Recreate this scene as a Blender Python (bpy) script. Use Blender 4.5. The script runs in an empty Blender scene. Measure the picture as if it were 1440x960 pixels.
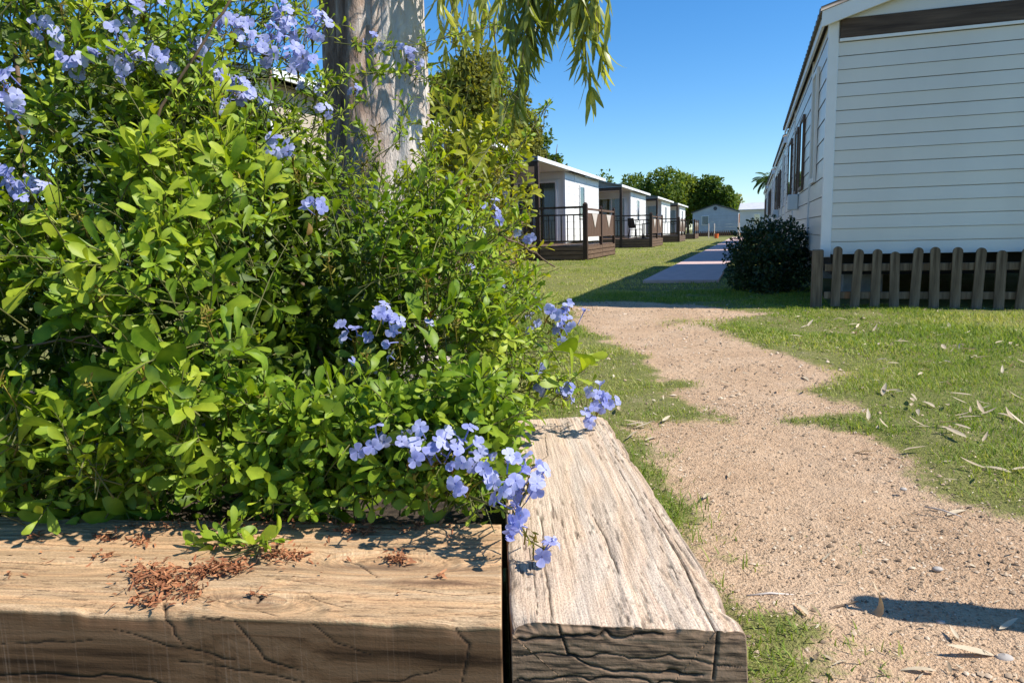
import bpy, math, random
import numpy as np
from mathutils import Vector, Matrix
random.seed(7); rng = np.random.default_rng(11)
SC = bpy.context.scene
COL = SC.collection
PI = math.pi
R = math.radians

# ------------------------------------------------------------------ camera
H = 0.80; F = 1000.0
PITCH = math.atan(0.151); ROLL = 0.026
_f = np.array([0, math.cos(PITCH), -math.sin(PITCH)])
_r0 = np.array([1.0, 0, 0]); _u0 = np.array([0, math.sin(PITCH), math.cos(PITCH)])
_r = math.cos(ROLL)*_r0 - math.sin(ROLL)*_u0
_u = math.sin(ROLL)*_r0 + math.cos(ROLL)*_u0
CAM = np.array([0, 0, H])
def ray(u, v): return _f + (u-720)/F*_r + (480-v)/F*_u
def at(u, v, d): return CAM + ray(u, v)*d
def ground(u, v, z=0.0):
    d = ray(u, v); return CAM + d*((z-H)/d[2])
def pix(P):
    q = np.asarray(P, float) - CAM
    d = q@_f
    return np.stack([720+F*(q@_r)/d, 480-F*(q@_u)/d, d], -1)
_vp = ray(1057, 320); A = math.atan2(_vp[0], _vp[1])      # heading of the rows of homes
RV = np.array([math.sin(A), math.cos(A), 0]); LV = np.array([-math.cos(A), math.sin(A), 0])

cd = bpy.data.cameras.new('camera'); cam = bpy.data.objects.new('camera', cd); COL.objects.link(cam)
cd.sensor_width = 36; cd.lens = F/1440*36; cd.clip_end = 3000; cd.clip_start = .02
M = Matrix(((_r[0], _u[0], -_f[0], 0), (_r[1], _u[1], -_f[1], 0), (_r[2], _u[2], -_f[2], H), (0, 0, 0, 1)))
cam.matrix_world = M
SC.camera = cam

# ------------------------------------------------------------------ light
SUN_EL, SUN_AZ = R(47), R(105.5)
w = bpy.data.worlds.new('World'); SC.world = w; w.use_nodes = True
nt = w.node_tree; nt.nodes.clear()
sky = nt.nodes.new('ShaderNodeTexSky'); sky.sky_type = 'NISHITA'; sky.sun_disc = False
sky.sun_elevation = SUN_EL; sky.sun_rotation = SUN_AZ; sky.air_density = 1.0; sky.dust_density = 0.1; sky.ozone_density = 2.5; sky.altitude = 0
hs = nt.nodes.new('ShaderNodeHueSaturation'); hs.inputs['Saturation'].default_value = 1.22; hs.inputs['Value'].default_value = 1.0
bg = nt.nodes.new('ShaderNodeBackground'); bg.inputs['Strength'].default_value = 0.118
ow = nt.nodes.new('ShaderNodeOutputWorld')
tn = nt.nodes.new('ShaderNodeMix'); tn.data_type = 'RGBA'; tn.blend_type = 'MULTIPLY'; tn.inputs[0].default_value = 1; tn.inputs[7].default_value = (.80, .92, 1.06, 1)
nt.links.new(sky.outputs[0], tn.inputs[6]); nt.links.new(tn.outputs[2], hs.inputs['Color']); nt.links.new(hs.outputs[0], bg.inputs[0]); nt.links.new(bg.outputs[0], ow.inputs[0])
sl = bpy.data.lights.new('sun', 'SUN'); sl.energy = 5.0; sl.angle = R(.5); sl.color = (1, .945, .86)
so = bpy.data.objects.new('sun', sl); COL.objects.link(so)
SUNV = Vector((math.sin(SUN_AZ)*math.cos(SUN_EL), math.cos(SUN_AZ)*math.cos(SUN_EL), math.sin(SUN_EL)))
so.rotation_euler = SUNV.to_track_quat('Z', 'Y').to_euler()
vs = SC.view_settings; vs.view_transform = 'Standard'; vs.look = 'None'; vs.exposure = 0.52; vs.gamma = 1
SC.render.engine = 'CYCLES'
SC.cycles.max_bounces = 6; SC.cycles.diffuse_bounces = 3; SC.cycles.transmission_bounces = 4; SC.cycles.transparent_max_bounces = 8
SC.cycles.use_denoising = True
SC.cycles.use_adaptive_sampling = True

# ------------------------------------------------------------------ helpers
def tag(o, label=None, cat=None, group=None, kind=None):
    if label: o['label'] = label
    if cat: o['category'] = cat
    if group: o['group'] = group
    if kind: o['kind'] = kind
    return o
def empty(name, loc=(0, 0, 0), rz=0, label=None, cat=None, group=None):
    o = bpy.data.objects.new(name, None); COL.objects.link(o); o.empty_display_size = .1
    o.location = tuple(float(c) for c in loc); o.rotation_euler = (0, 0, rz)
    return tag(o, label, cat, group)
def link(name, me, m, parent=None):
    if m is not None and not me.materials: me.materials.append(m)
    o = bpy.data.objects.new(name, me); COL.objects.link(o)
    if parent is not None: o.parent = parent
    return o
def npmesh(name, V, F4=None, m=None, parent=None, F3=None, attrs=None, cattrs=None, smooth=False):
    V = np.asarray(V, np.float32); me = bpy.data.meshes.new(name)
    loops = []; tot = []
    if F4 is not None and len(F4): F4 = np.asarray(F4, np.int32); loops.append(F4.ravel()); tot.append(np.full(len(F4), 4, np.int32))
    if F3 is not None and len(F3): F3 = np.asarray(F3, np.int32); loops.append(F3.ravel()); tot.append(np.full(len(F3), 3, np.int32))
    loops = np.concatenate(loops); tot = np.concatenate(tot)
    me.vertices.add(len(V)); me.vertices.foreach_set('co', V.ravel())
    me.loops.add(len(loops)); me.loops.foreach_set('vertex_index', loops)
    st = np.zeros(len(tot), np.int32); st[1:] = np.cumsum(tot)[:-1]
    me.polygons.add(len(tot)); me.polygons.foreach_set('loop_start', st); me.polygons.foreach_set('loop_total', tot)
    if smooth: me.polygons.foreach_set('use_smooth', np.ones(len(tot), bool))
    for k, a in (attrs or {}).items():
        at_ = me.attributes.new(k, 'FLOAT', 'POINT'); at_.data.foreach_set('value', np.asarray(a, np.float32).ravel())
    me.update(calc_edges=True); me.validate()
    return link(name, me, m, parent)
class MB:
    def __init__(s): s.v = []; s.f = []; s.s = False
    def add(s, vs, fs):
        b = len(s.v); s.v += [tuple(float(c) for c in p) for p in vs]; s.f += [tuple(b+i for i in f) for f in fs]; return s
    def box(s, x0, x1, y0, y1, z0, z1, bev=0):
        if bev and min(abs(x1-x0), abs(y1-y0), abs(z1-z0)) > 2.2*bev:
            return s.bbox(min(x0, x1), max(x0, x1), min(y0, y1), max(y0, y1), min(z0, z1), max(z0, z1), bev)
        v = [(x, y, z) for z in (z0, z1) for y in (y0, y1) for x in (x0, x1)]
        return s.add(v, [(0, 2, 3, 1), (4, 5, 7, 6), (0, 1, 5, 4), (2, 6, 7, 3), (0, 4, 6, 2), (1, 3, 7, 5)])
    def bbox(s, x0, x1, y0, y1, z0, z1, b):
        V = []
        def ringz(z, i): return [(x0+i, y0+b+0, z), (x0+b, y0+i, z), (x1-b, y0+i, z), (x1-i, y0+b, z), (x1-i, y1-b, z), (x1-b, y1-i, z), (x0+b, y1-i, z), (x0+i, y1-b, z)]
        for z, i in ((z0, b*.999), (z0+b, 0), (z1-b, 0), (z1, b*.999)): V += ringz(z, i)
        Fc = [tuple(range(7, -1, -1)), tuple(range(24, 32))]
        for k in range(3):
            for i in range(8): Fc.append((k*8+i, k*8+(i+1) % 8, k*8+8+(i+1) % 8, k*8+8+i))
        return s.add(V, Fc)
    def bar(s, p, q, w, h=None, up=(0, 0, 1)):
        h = h or w; p = Vector(p); q = Vector(q); d = (q-p).normalized(); upv = Vector(up)
        if abs(d.dot(upv)) > .95: upv = Vector((0, 1, 0))
        a = d.cross(upv).normalized(); b = a.cross(d)
        v = [pt+a*(w/2*i)+b*(h/2*j) for pt in (p, q) for j in (-1, 1) for i in (-1, 1)]
        return s.add(v, [(0, 1, 3, 2), (4, 6, 7, 5), (0, 4, 5, 1), (2, 3, 7, 6), (0, 2, 6, 4), (1, 5, 7, 3)])
    def tube(s, pts, rad, n=8, cap=True):
        pts = [Vector(p) for p in pts]
        if not hasattr(rad, '__len__'): rad = [rad]*len(pts)
        ref = Vector((.31, .95, .05)); V = []
        for i, p in enumerate(pts):
            d = (pts[min(i+1, len(pts)-1)]-pts[max(i-1, 0)]).normalized()
            rf = ref if abs(d.dot(ref)) < .9 else Vector((1, 0, 0))
            a = d.cross(rf).normalized(); b = d.cross(a)
            V += [p+a*(rad[i]*math.cos(t))+b*(rad[i]*math.sin(t)) for t in [2*PI*k/n for k in range(n)]]
        Fc = [(i*n+k, i*n+(k+1) % n, i*n+n+(k+1) % n, i*n+n+k) for i in range(len(pts)-1) for k in range(n)]
        if cap: Fc += [tuple(range(n-1, -1, -1)), tuple((len(pts)-1)*n+k for k in range(n))]
        return s.add(V, Fc)
    def prism(s, poly, y0, y1):           # polygon in (x,z) extruded along y
        n = len(poly); V = [(x, y0, z) for x, z in poly]+[(x, y1, z) for x, z in poly]
        return s.add(V, [tuple(range(n)), tuple(range(2*n-1, n-1, -1))]+[(i, n+i, n+(i+1) % n, (i+1) % n) for i in range(n)])
    def build(s, name, m, parent=None, smooth=False):
        me = bpy.data.meshes.new(name); me.from_pydata(s.v, [], s.f); me.update()
        if smooth: me.polygons.foreach_set('use_smooth', np.ones(len(me.polygons), bool))
        return link(name, me, m, parent)
KIDS = {}
def kids(o): return [c for c in bpy.data.objects if c.parent == o]
def copy_tree(o, parent=None):
    c = o.copy(); COL.objects.link(c)
    if parent is not None: c.parent = parent
    for ch in kids(o): copy_tree(ch, c)
    return c

def _hash(i, j, k, seed=0):
    n = (i.astype(np.int64)*374761393 + j.astype(np.int64)*668265263 + k.astype(np.int64)*2147483647*3 + seed*1274126177) & 0xffffffff
    n = ((n ^ (n >> 13))*1274126177) & 0xffffffff
    n = ((n ^ (n >> 16))*2246822519) & 0xffffffff
    return ((n ^ (n >> 15)) & 0xffffff)/float(0xffffff)
def vn(x, y, z=0.0, seed=0):
    x, y, z = np.broadcast_arrays(np.asarray(x, float), np.asarray(y, float), np.asarray(z, float))
    i, j, k = np.floor(x), np.floor(y), np.floor(z); fx, fy, fz = x-i, y-j, z-k
    fx, fy, fz = [t*t*(3-2*t) for t in (fx, fy, fz)]; r = 0
    for a in (0, 1):
        for b in (0, 1):
            for c in (0, 1):
                r = r + _hash(i+a, j+b, k+c, seed)*(fx if a else 1-fx)*(fy if b else 1-fy)*(fz if c else 1-fz)
    return r
def fbm(x, y, z=0.0, o=4, seed=0):
    r = 0; a = .5; t = 0
    for q in range(o):
        r = r+a*vn(np.asarray(x)*2**q, np.asarray(y)*2**q, np.asarray(z)*2**q, seed+q); t += a; a *= .5
    return r/t
def norm(a): return a/np.maximum(np.linalg.norm(a, axis=-1, keepdims=True), 1e-9)
def inpoly(x, y, P):
    c = np.zeros(x.shape, bool); n = len(P)
    for i in range(n):
        x0, y0 = P[i][:2]; x1, y1 = P[(i+1) % n][:2]
        if y0 == y1: continue
        c ^= ((y0 > y) != (y1 > y)) & (x < (x1-x0)*(y-y0)/(y1-y0)+x0)
    return c
def sdpoly(x, y, P):                        # signed distance, + inside
    d = np.full(x.shape, 1e9); n = len(P)
    for i in range(n):
        ax, ay = P[i][:2]; bx, by = P[(i+1) % n][:2]; ex, ey = bx-ax, by-ay
        t = np.clip(((x-ax)*ex+(y-ay)*ey)/(ex*ex+ey*ey+1e-12), 0, 1)
        d = np.minimum(d, np.hypot(x-ax-t*ex, y-ay-t*ey))
    return np.where(inpoly(x, y, P), d, -d)

# ------------------------------------------------------------------ materials
class NT:
    def __init__(s, name):
        s.m = bpy.data.materials.new(name); s.m.use_nodes = True; s.t = s.m.node_tree; s.n = s.t.nodes
        s.p = s.n['Principled BSDF']; s.o = s.n['Material Output']
    def new(s, k, **kw):
        n = s.n.new('ShaderNode'+k)
        for a, b in kw.items(): setattr(n, a, b)
        return n
    def L(s, a, b): s.t.links.new(a, b)
    def put(s, sock, v):
        if hasattr(v, 'links') or hasattr(v, 'is_linked'): s.L(v, sock)
        else: sock.default_value = v
    def math(s, op, a, b=0.0, c=None):
        n = s.new('Math', operation=op); s.put(n.inputs[0], a); s.put(n.inputs[1], b)
        if c is not None: s.put(n.inputs[2], c)
        return n.outputs[0]
    def obj(s): return s.new('TexCoord').outputs['Object']
    def mapped(s, scale=(1, 1, 1), src=None):
        n = s.new('Mapping'); n.inputs['Scale'].default_value = scale; s.L(src or s.obj(), n.inputs['Vector']); return n.outputs[0]
    def noise(s, scale, vec=None, detail=4, rough=.55, dist=0):
        n = s.new('TexNoise'); n.inputs['Scale'].default_value = scale; n.inputs['Detail'].default_value = detail
        n.inputs['Roughness'].default_value = rough; n.inputs['Distortion'].default_value = dist
        s.L(vec or s.obj(), n.inputs['Vector']); return n.outputs['Fac']
    def ramp(s, fac, stops):
        n = s.new('ValToRGB'); e = n.color_ramp.elements
        while len(e) < len(stops): e.new(.5)
        for i, (p, c) in enumerate(stops): e[i].position = p; e[i].color = (*c, 1) if len(c) == 3 else c
        s.L(fac, n.inputs[0]); return n.outputs[0]
    def mix(s, fac, a, b, mode='MIX'):
        n = s.new('Mix', data_type='RGBA', blend_type=mode)
        s.put(n.inputs[0], fac)
        for i, c in ((6, a), (7, b)):
            s.put(n.inputs[i], (*c, 1) if isinstance(c, tuple) and len(c) == 3 else c)
        return n.outputs[2]
    def attr(s, name): return s.new('Attribute', attribute_name=name).outputs['Fac']
    def bump(s, h, strength=.3, dist=.01):
        n = s.new('Bump'); n.inputs['Strength'].default_value = strength; n.inputs['Distance'].default_value = dist
        s.L(h, n.inputs['Height']); s.L(n.outputs[0], s.p.inputs['Normal']); return n.outputs[0]
    def fin(s, col, rough=.6, spec=.3):
        s.put(s.p.inputs['Base Color'], (*col, 1) if isinstance(col, tuple) and len(col) == 3 else col)
        s.put(s.p.inputs['Roughness'], rough); s.p.inputs['Specular IOR Level'].default_value = spec
        return s.m
def mixed(name, c1, c2, scale=4, rough=.6, stretch=(1, 1, 1), bump=.2, bdist=.004, spec=.3, detail=5, lo=.35, hi=.68):
    t = NT(name); v = t.mapped(stretch); f = t.noise(scale, v, detail)
    col = t.ramp(f, [(lo, c1), (hi, c2)])
    if bump: t.bump(t.noise(scale*3, v, 4), bump, bdist)
    return t.fin(col, rough, spec)
MAT = {}
MAT['white'] = mixed('white_siding', (.74, .73, .70), (.82, .81, .78), 1.5, .45, (1, 1, .3), .05, spec=.4)
MAT['shell'] = mixed('cream_siding', (.665, .625, .56), (.74, .70, .63), 1.2, .35, (1, 1, .25), .06, spec=.5)
MAT['trim'] = mixed('white_trim', (.76, .75, .73), (.82, .81, .80), 3, .4, bump=.03)
MAT['brown'] = mixed('dark_brown_wood', (.035, .02, .013), (.085, .05, .033), 6, .6, (6, 6, .6), .25)
MAT['slat'] = mixed('brown_deck_board', (.10, .06, .038), (.20, .13, .085), 5, .65, (1, 1, 12), .25)
MAT['panelwood'] = mixed('brown_panel_wood', (.085, .05, .032), (.17, .105, .07), 5, .65, (9, 9, .8), .25)
MAT['lightwood'] = mixed('pale_board', (.5, .44, .38), (.62, .56, .5), 5, .6, bump=.1)
MAT['lap_shade'] = mixed('lap_shade_grey', (.17, .16, .145), (.26, .245, .22), 9, .8, bump=.1)  # dark grey that paints shadow lines between the siding boards
MAT['beige_shade'] = mixed('beige_shade_siding', (.40, .33, .25), (.50, .42, .32), 1.5, .5, bump=.05)  # darker stand-in for white siding, tree shade put into the colour
MAT['roof'] = mixed('grey_roof_sheet', (.16, .165, .17), (.26, .265, .27), 3, .55, bump=.1)
MAT['paleroof'] = mixed('pale_roof_sheet', (.5, .5, .5), (.6, .6, .6), 3, .5, bump=.1)
MAT['darkroof'] = mixed('dark_roof_sheet', (.05, .055, .06), (.09, .095, .1), 3, .6, bump=.1)
MAT['greywall'] = mixed('grey_blue_siding', (.36, .40, .45), (.43, .47, .52), 1.5, .5, bump=.05)
MAT['palegrey'] = mixed('pale_grey_siding', (.5, .52, .54), (.58, .6, .62), 1.5, .5, bump=.05)
MAT['orange'] = mixed('orange_wood', (.55, .2, .07), (.68, .28, .11), 4, .6, (5, 5, .6), .1)
MAT['bucket'] = mixed('orange_plastic', (.7, .13, .03), (.75, .16, .04), 4, .4, bump=0)
MAT['red'] = mixed('red_cloth', (.55, .03, .02), (.68, .05, .03), 4, .7, bump=.1)
MAT['ceiling'] = mixed('soffit_panel', (.72, .71, .68), (.78, .77, .74), 2, .6, bump=.03)
MAT['black'] = mixed('black_plastic', (.012, .012, .013), (.025, .025, .027), 6, .45, bump=.03)
MAT['dark_under'] = mixed('dark_chassis', (.015, .014, .013), (.03, .028, .026), 4, .8, bump=.2)
MAT['concrete'] = mixed('pinkish_concrete', (.52, .36, .32), (.63, .45, .40), 6, .8, bump=.25, bdist=.003)
MAT['block'] = mixed('grey_block', (.25, .25, .24), (.34, .34, .33), 12, .85, bump=.4)
def glass_mat():
    t = NT('window_glass'); t.n.remove(t.p)
    g = t.new('BsdfGlossy'); g.inputs['Roughness'].default_value = .03; g.inputs['Color'].default_value = (.95, .97, 1, 1)
    tr = t.new('BsdfTransparent'); tr.inputs['Color'].default_value = (.8, .85, .86, 1)
    fr = t.new('Fresnel'); fr.inputs['IOR'].default_value = 1.6
    mx = t.new('MixShader'); t.L(t.math('ADD', fr.outputs[0], .12), mx.inputs[0]); t.L(tr.outputs[0], mx.inputs[1]); t.L(g.outputs[0], mx.inputs[2]); t.L(mx.outputs[0], t.o.inputs[0])
    return t.m
MAT['glass'] = glass_mat()
MAT['curtain'] = mixed('pale_curtain', (.55, .5, .38), (.75, .72, .66), 9, .8, (5, 5, .2), .3)
MAT['yellowcurtain'] = mixed('yellow_curtain', (.6, .42, .1), (.7, .52, .18), 9, .8, (5, 5, .2), .3)
MAT['interior'] = mixed('dim_interior', (.03, .028, .025), (.06, .055, .05), 3, .8, bump=0)
def picket_mat():
    t = NT('weathered_picket_wood'); v = t.mapped((14, 14, 1.2)); f = t.noise(2.2, v, 6, .6)
    c = t.ramp(f, [(.3, (.075, .052, .034)), (.55, (.185, .135, .09)), (.75, (.29, .22, .155))])
    r = t.noise(3.5, t.mapped((2, 2, .6)), 3)
    c = t.mix(t.ramp(r, [(.6, (0, 0, 0)), (.75, (.6, .6, .6))]), c, (.26, .11, .045))
    t.bump(f, .35, .004); return t.fin(c, .8, .2)
MAT['picket'] = picket_mat()
def foliage_mat(name, dark, mid, lite, trans=.45, rough=.42, spec=.35, tcol=None):
    t = NT(name); a = t.attr('hue')
    c = t.ramp(a, [(0, dark), (.5, mid), (1, lite)])
    nz = t.noise(60, None, 3); c = t.mix(.22, c, t.ramp(nz, [(.3, dark), (.7, lite)]))
    t.fin(c, rough, spec)
    tr = t.new('BsdfTranslucent'); t.L(t.mix(1.0, c, tcol or (1.5, 1.35, .5), 'MULTIPLY'), tr.inputs[0])
    mx = t.new('MixShader'); mx.inputs[0].default_value = trans; t.L(t.p.outputs[0], mx.inputs[1]); t.L(tr.outputs[0], mx.inputs[2]); t.L(mx.outputs[0], t.o.inputs[0])
    return t.m
MAT['leaf'] = foliage_mat('shrub_leaf', (.010, .036, .005), (.145, .27, .016), (.46, .53, .045), .36, .46, .3, (1.3, 1.3, .4))
MAT['yleaf'] = foliage_mat('yellow_green_leaf', (.10, .15, .015), (.27, .32, .025), (.5, .48, .05), .5)
MAT['gum'] = foliage_mat('gum_leaf', (.07, .12, .025), (.21, .27, .055), (.45, .48, .14), .5, .35, .5)
MAT['tree'] = foliage_mat('tree_leaf', (.025, .06, .014), (.09, .16, .028), (.22, .28, .05), .42, .55, .2)
MAT['pine'] = foliage_mat('olive_leaf', (.07, .08, .015), (.18, .195, .035), (.33, .33, .08), .4, .6, .2)
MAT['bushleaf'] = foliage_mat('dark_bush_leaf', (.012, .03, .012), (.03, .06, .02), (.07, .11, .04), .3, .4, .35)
MAT['grass'] = foliage_mat('grass_blade', (.08, .18, .012), (.27, .36, .03), (.62, .55, .25), .42, .55, .2, (1.25, 1.25, .5))
MAT['petal'] = foliage_mat('blue_petal', (.24, .27, .64), (.50, .53, .85), (.72, .74, .94), .42, .55, .15, (1.0, 1.0, 1.05))
MAT['calyx'] = foliage_mat('calyx', (.16, .07, .025), (.22, .19, .03), (.36, .34, .06), .2, .6, .15, (1.2, 1.1, .5))
MAT['stem'] = mixed('green_stem', (.09, .10, .03), (.16, .15, .05), 30, .6, bump=.1)
MAT['brownstem'] = mixed('brown_stem', (.10, .065, .04), (.19, .13, .085), 30, .75, (1, 1, .2), .4, .002)
MAT['debris'] = mixed('brown_debris', (.10, .035, .015), (.32, .13, .06), 90, .85, bump=.2)
MAT['dryleaf'] = foliage_mat('dry_leaf', (.26, .18, .10), (.50, .39, .25), (.70, .60, .43), .15, .6, .25, (1, .9, .7))
MAT['litter'] = foliage_mat('leaf_litter', (.12, .08, .045), (.34, .26, .17), (.6, .52, .38), .1, .7, .15, (1, .9, .7))
MAT['stone'] = mixed('pebble', (.34, .30, .26), (.48, .44, .39), 30, .7, bump=.2, bdist=.002)
MAT['gravel'] = foliage_mat('grit', (.10, .065, .04), (.44, .32, .21), (.72, .58, .43), 0, .85, .15)
MAT['soil'] = mixed('dark_soil', (.03, .022, .015), (.09, .065, .045), 25, .9, bump=.6, bdist=.02)
MAT['withered'] = foliage_mat('withered_leaf', (.10, .05, .025), (.30, .2, .05), (.48, .36, .08), .25, .7, .2, (1.1, 1, .6))
# ------------------------------------------------------------------ ground
def pg(pts, z=0.0): return [ground(u, v, z)[:2] for u, v in pts]
DIRT = pg([(800, 426), (900, 424), (1000, 431), (1085, 441), (1030, 449), (1005, 462), (1055, 487), (1125, 508), (1195, 528), (1165, 541), (1118, 548), (1160, 560), (1205, 577), (1160, 588), (1125, 594), (1205, 606), (1285, 640), (1330, 690), (1390, 716), (1470, 735), (1700, 790), (1900, 1500), (1000, 1600), (1050, 1000), (1052, 900), (1000, 790), (930, 660),
           (872, 605), (900, 594), (985, 595), (1012, 592), (1020, 584), (1000, 571), (958, 556), (930, 525), (890, 495), (850, 472), (815, 455)])
TUFT = [(*ground(u, v)[:2], r, k) for u, v, r, k in [(1095, 895, .11, 1), (1085, 950, .12, .9), (1150, 945, .10, .55), (1020, 790, .05, .6), (1050, 800, .04, .4), (1020, 760, .05, .4), (1230, 935, .12, .3), (1195, 770, .10, .15),
        (940, 540, .16, 1), (945, 578, .11, .9), (880, 545, .2, .8), (900, 600, .1, .6), (935, 640, .06, .5), (1010, 455, .4, .5), (960, 453, .3, .5)]]
def grassiness(x, y):
    d = -sdpoly(x, y, DIRT)
    e = (fbm(x*3.1, y*3.1, 0, 4, 3)-.5)*.75 + (fbm(x*11, y*11, 0, 3, 8)-.5)*.5
    g = np.clip((d*np.clip(2.2-.08*y, 1, 2.2)+e*.55)/.30+.45, 0, 1)
    for tx, ty, tr, k in TUFT:
        q = np.hypot(x-tx, y-ty)/tr
        g = np.maximum(g, k*np.clip(1.3-q*1.1+e, 0, 1))
    return g
def gz(x, y):
    near = np.clip(1-np.hypot(x, y)/60, 0, 1)
    return ((fbm(x*.9, y*.9, 0, 3, 21)-.5)*.05 + (fbm(x*5, y*5, 0, 3, 22)-.5)*.022 + (fbm(x*14, y*14, 0, 2, 23)-.5)*.009)*near + grassiness(x, y)*.008*near
def axis(lo, hi, step, far_lo, far_hi, g=1.13):
    a = list(np.arange(lo, hi, step)); s = step; x = lo
    left = []
    while x > far_lo: s *= g; x -= s; left.append(x)
    s = step; x = a[-1]; right = []
    while x < far_hi: s *= g; x += s; right.append(x)
    return np.array(left[::-1]+a+right)
gx = axis(-.6, 5.2, .03, -900, 900); gy = axis(.5, 9.5, .03, -60, 1500)
GX, GY = np.meshgrid(gx, gy)
near = (np.abs(GX) < 60) & (np.abs(GY) < 80)
GG = np.ones(GX.shape); GZ = np.zeros(GX.shape)
GG[near] = grassiness(GX[near], GY[near]); GZ[near] = gz(GX[near], GY[near])
GZ[GY > 120] -= 0.0
nx, ny = len(gx), len(gy); I = np.arange(nx*ny).reshape(ny, nx)
Q = np.stack([I[:-1, :-1], I[:-1, 1:], I[1:, 1:], I[1:, :-1]], -1).reshape(-1, 4)
def ground_mat():
    t = NT('dirt_and_turf'); g = t.attr('grass')
    n1 = t.noise(2.2, None, 6, .6); n2 = t.noise(28, None, 5, .65); n3 = t.noise(160, None, 3, .6)
    dirt = t.ramp(n1, [(.33, (.34, .195, .11)), (.5, (.53, .355, .225)), (.66, (.66, .50, .36))])
    dirt = t.mix(.42, dirt, t.ramp(n2, [(.3, (.28, .175, .10)), (.5, (.54, .38, .235)), (.75, (.70, .54, .37))]))
    dirt = t.mix(.45, dirt, t.ramp(n3, [(.33, (.09, .06, .035)), (.43, (.54, .385, .24)), (.72, (.78, .61, .42))]))
    dirt = t.mix(1.0, dirt, (.97, .93, .905), 'MULTIPLY')
    turf = t.ramp(n2, [(.25, (.06, .07, .02)), (.5, (.15, .155, .04)), (.75, (.33, .29, .11))])
    big = t.noise(.5, None, 5, .6)
    turf = t.mix(.55, turf, t.ramp(big, [(.32, (.12, .16, .03)), (.5, (.20, .21, .05)), (.7, (.36, .31, .13))]))
    bare = t.noise(1.7, None, 5, .65); turf = t.mix(t.ramp(bare, [(.52, (0, 0, 0)), (.66, (.75, .75, .75))]), turf, (.36, .29, .17))
    turf = t.mix(.5, turf, t.ramp(n3, [(.3, (.05, .06, .018)), (.7, (.33, .32, .11))]))
    gm = t.math('ADD', t.math('MULTIPLY', t.math('SUBTRACT', n2, .5), 1.5), g); gm = t.math('ADD', gm, t.math('MULTIPLY', t.math('SUBTRACT', n3, .5), .8))
    gm = t.math('MINIMUM', t.math('MAXIMUM', t.math('MULTIPLY_ADD', t.math('SUBTRACT', gm, .52), 2.0, .5), 0), 1)
    c = t.mix(gm, dirt, turf)
    h = t.math('ADD', t.math('MULTIPLY', n2, 1.0), t.math('MULTIPLY', n3, .5))
    t.bump(h, .9, .022)
    return t.fin(c, .92, .12)
go = npmesh('ground', np.stack([GX, GY, GZ], -1).reshape(-1, 3), Q, ground_mat(), attrs={'grass': GG.ravel()}, smooth=True)
tag(go, kind='structure')

# ------------------------------------------------------------------ leaves: generic scatter
def leaf_template(kind):
    if kind == 'obovate': ts = [0, .12, .32, .58, .80, .94, 1.0]; ws = [.05, .10, .24, .46, .50, .30, .03]
    elif kind == 'lance': ts = [0, .15, .35, .55, .75, .92, 1.0]; ws = [.04, .28, .46, .50, .38, .14, .01]
    elif kind == 'gum': ts = [0, .12, .3, .5, .7, .88, 1.0]; ws = [.06, .36, .5, .48, .36, .18, .01]
    elif kind == 'petal': ts = [0, .25, .55, .8, .94, 1]; ws = [.13, .34, .52, .50, .30, .05]
    else: ts = [0, .5, 1]; ws = [.1, .5, .05]
    return np.array(ts), np.array(ws)
def leaves(P, axis, nrm, length, width, hue, kind='obovate', fold=.25, curl=.3, sick=0.0):
    """returns V, quads, hue per vertex.  Many leaves at once."""
    ts, ws = leaf_template(kind); n = len(P); k = len(ts)
    axis = norm(axis); side = norm(np.cross(axis, nrm)); nrm = np.cross(side, axis)
    curl = np.broadcast_to(np.asarray(curl, float), (n,)); fold = np.broadcast_to(np.asarray(fold, float), (n,))
    t = ts[None, :]
    # bending along the leaf: circular arc of angle curl*1.6
    th = curl[:, None]*1.7*t
    den = np.where(np.abs(curl) < 1e-3, 1e-3, curl)[:, None]*1.7
    ax = np.sin(th)/den; az = -(1-np.cos(th))/den
    W = ws[None, :]*width[:, None]
    wob = 1+.10*rng.standard_normal((n, k))
    L = length[:, None]
    mid = P[:, None, :]+axis[:, None, :]*(ax*L)[..., None]+nrm[:, None, :]*(az*L)[..., None]
    up = nrm[:, None, :]*(W*fold[:, None])[..., None]
    tw = rng.standard_normal((n, 1, 1))*.18*(W[..., None])*ts[None, :, None]
    lft = mid-side[:, None, :]*(W*wob)[..., None]+up+nrm[:, None, :]*tw
    rgt = mid+side[:, None, :]*(W*(2-wob))[..., None]+up-nrm[:, None, :]*tw
    V = np.stack([lft, mid, rgt], 2).reshape(-1, 3)
    b = (np.arange(n)*k*3)[:, None, None]; i = np.arange(k-1)[None, :, None]*3
    q = np.concatenate([np.stack([b+i+c, b+i+c+1, b+i+c+4, b+i+c+3], -1) for c in (0, 1)], 2).reshape(-1, 4)
    hv = np.repeat(hue, k*3)+np.tile(np.array([0, -.26 if kind == 'petal' else .10, 0]), n*k)
    return V, q, hv
class Acc:
    def __init__(s): s.V = []; s.Q = []; s.h = []; s.n = 0
    def add(s, V, q, h): s.V.append(V); s.Q.append(q+s.n); s.h.append(h); s.n += len(V)
    def build(s, name, m, parent=None, smooth=True):
        return npmesh(name, np.concatenate(s.V), np.concatenate(s.Q), m, parent, attrs={'hue': np.clip(np.concatenate(s.h), 0, 1)}, smooth=smooth)
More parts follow.
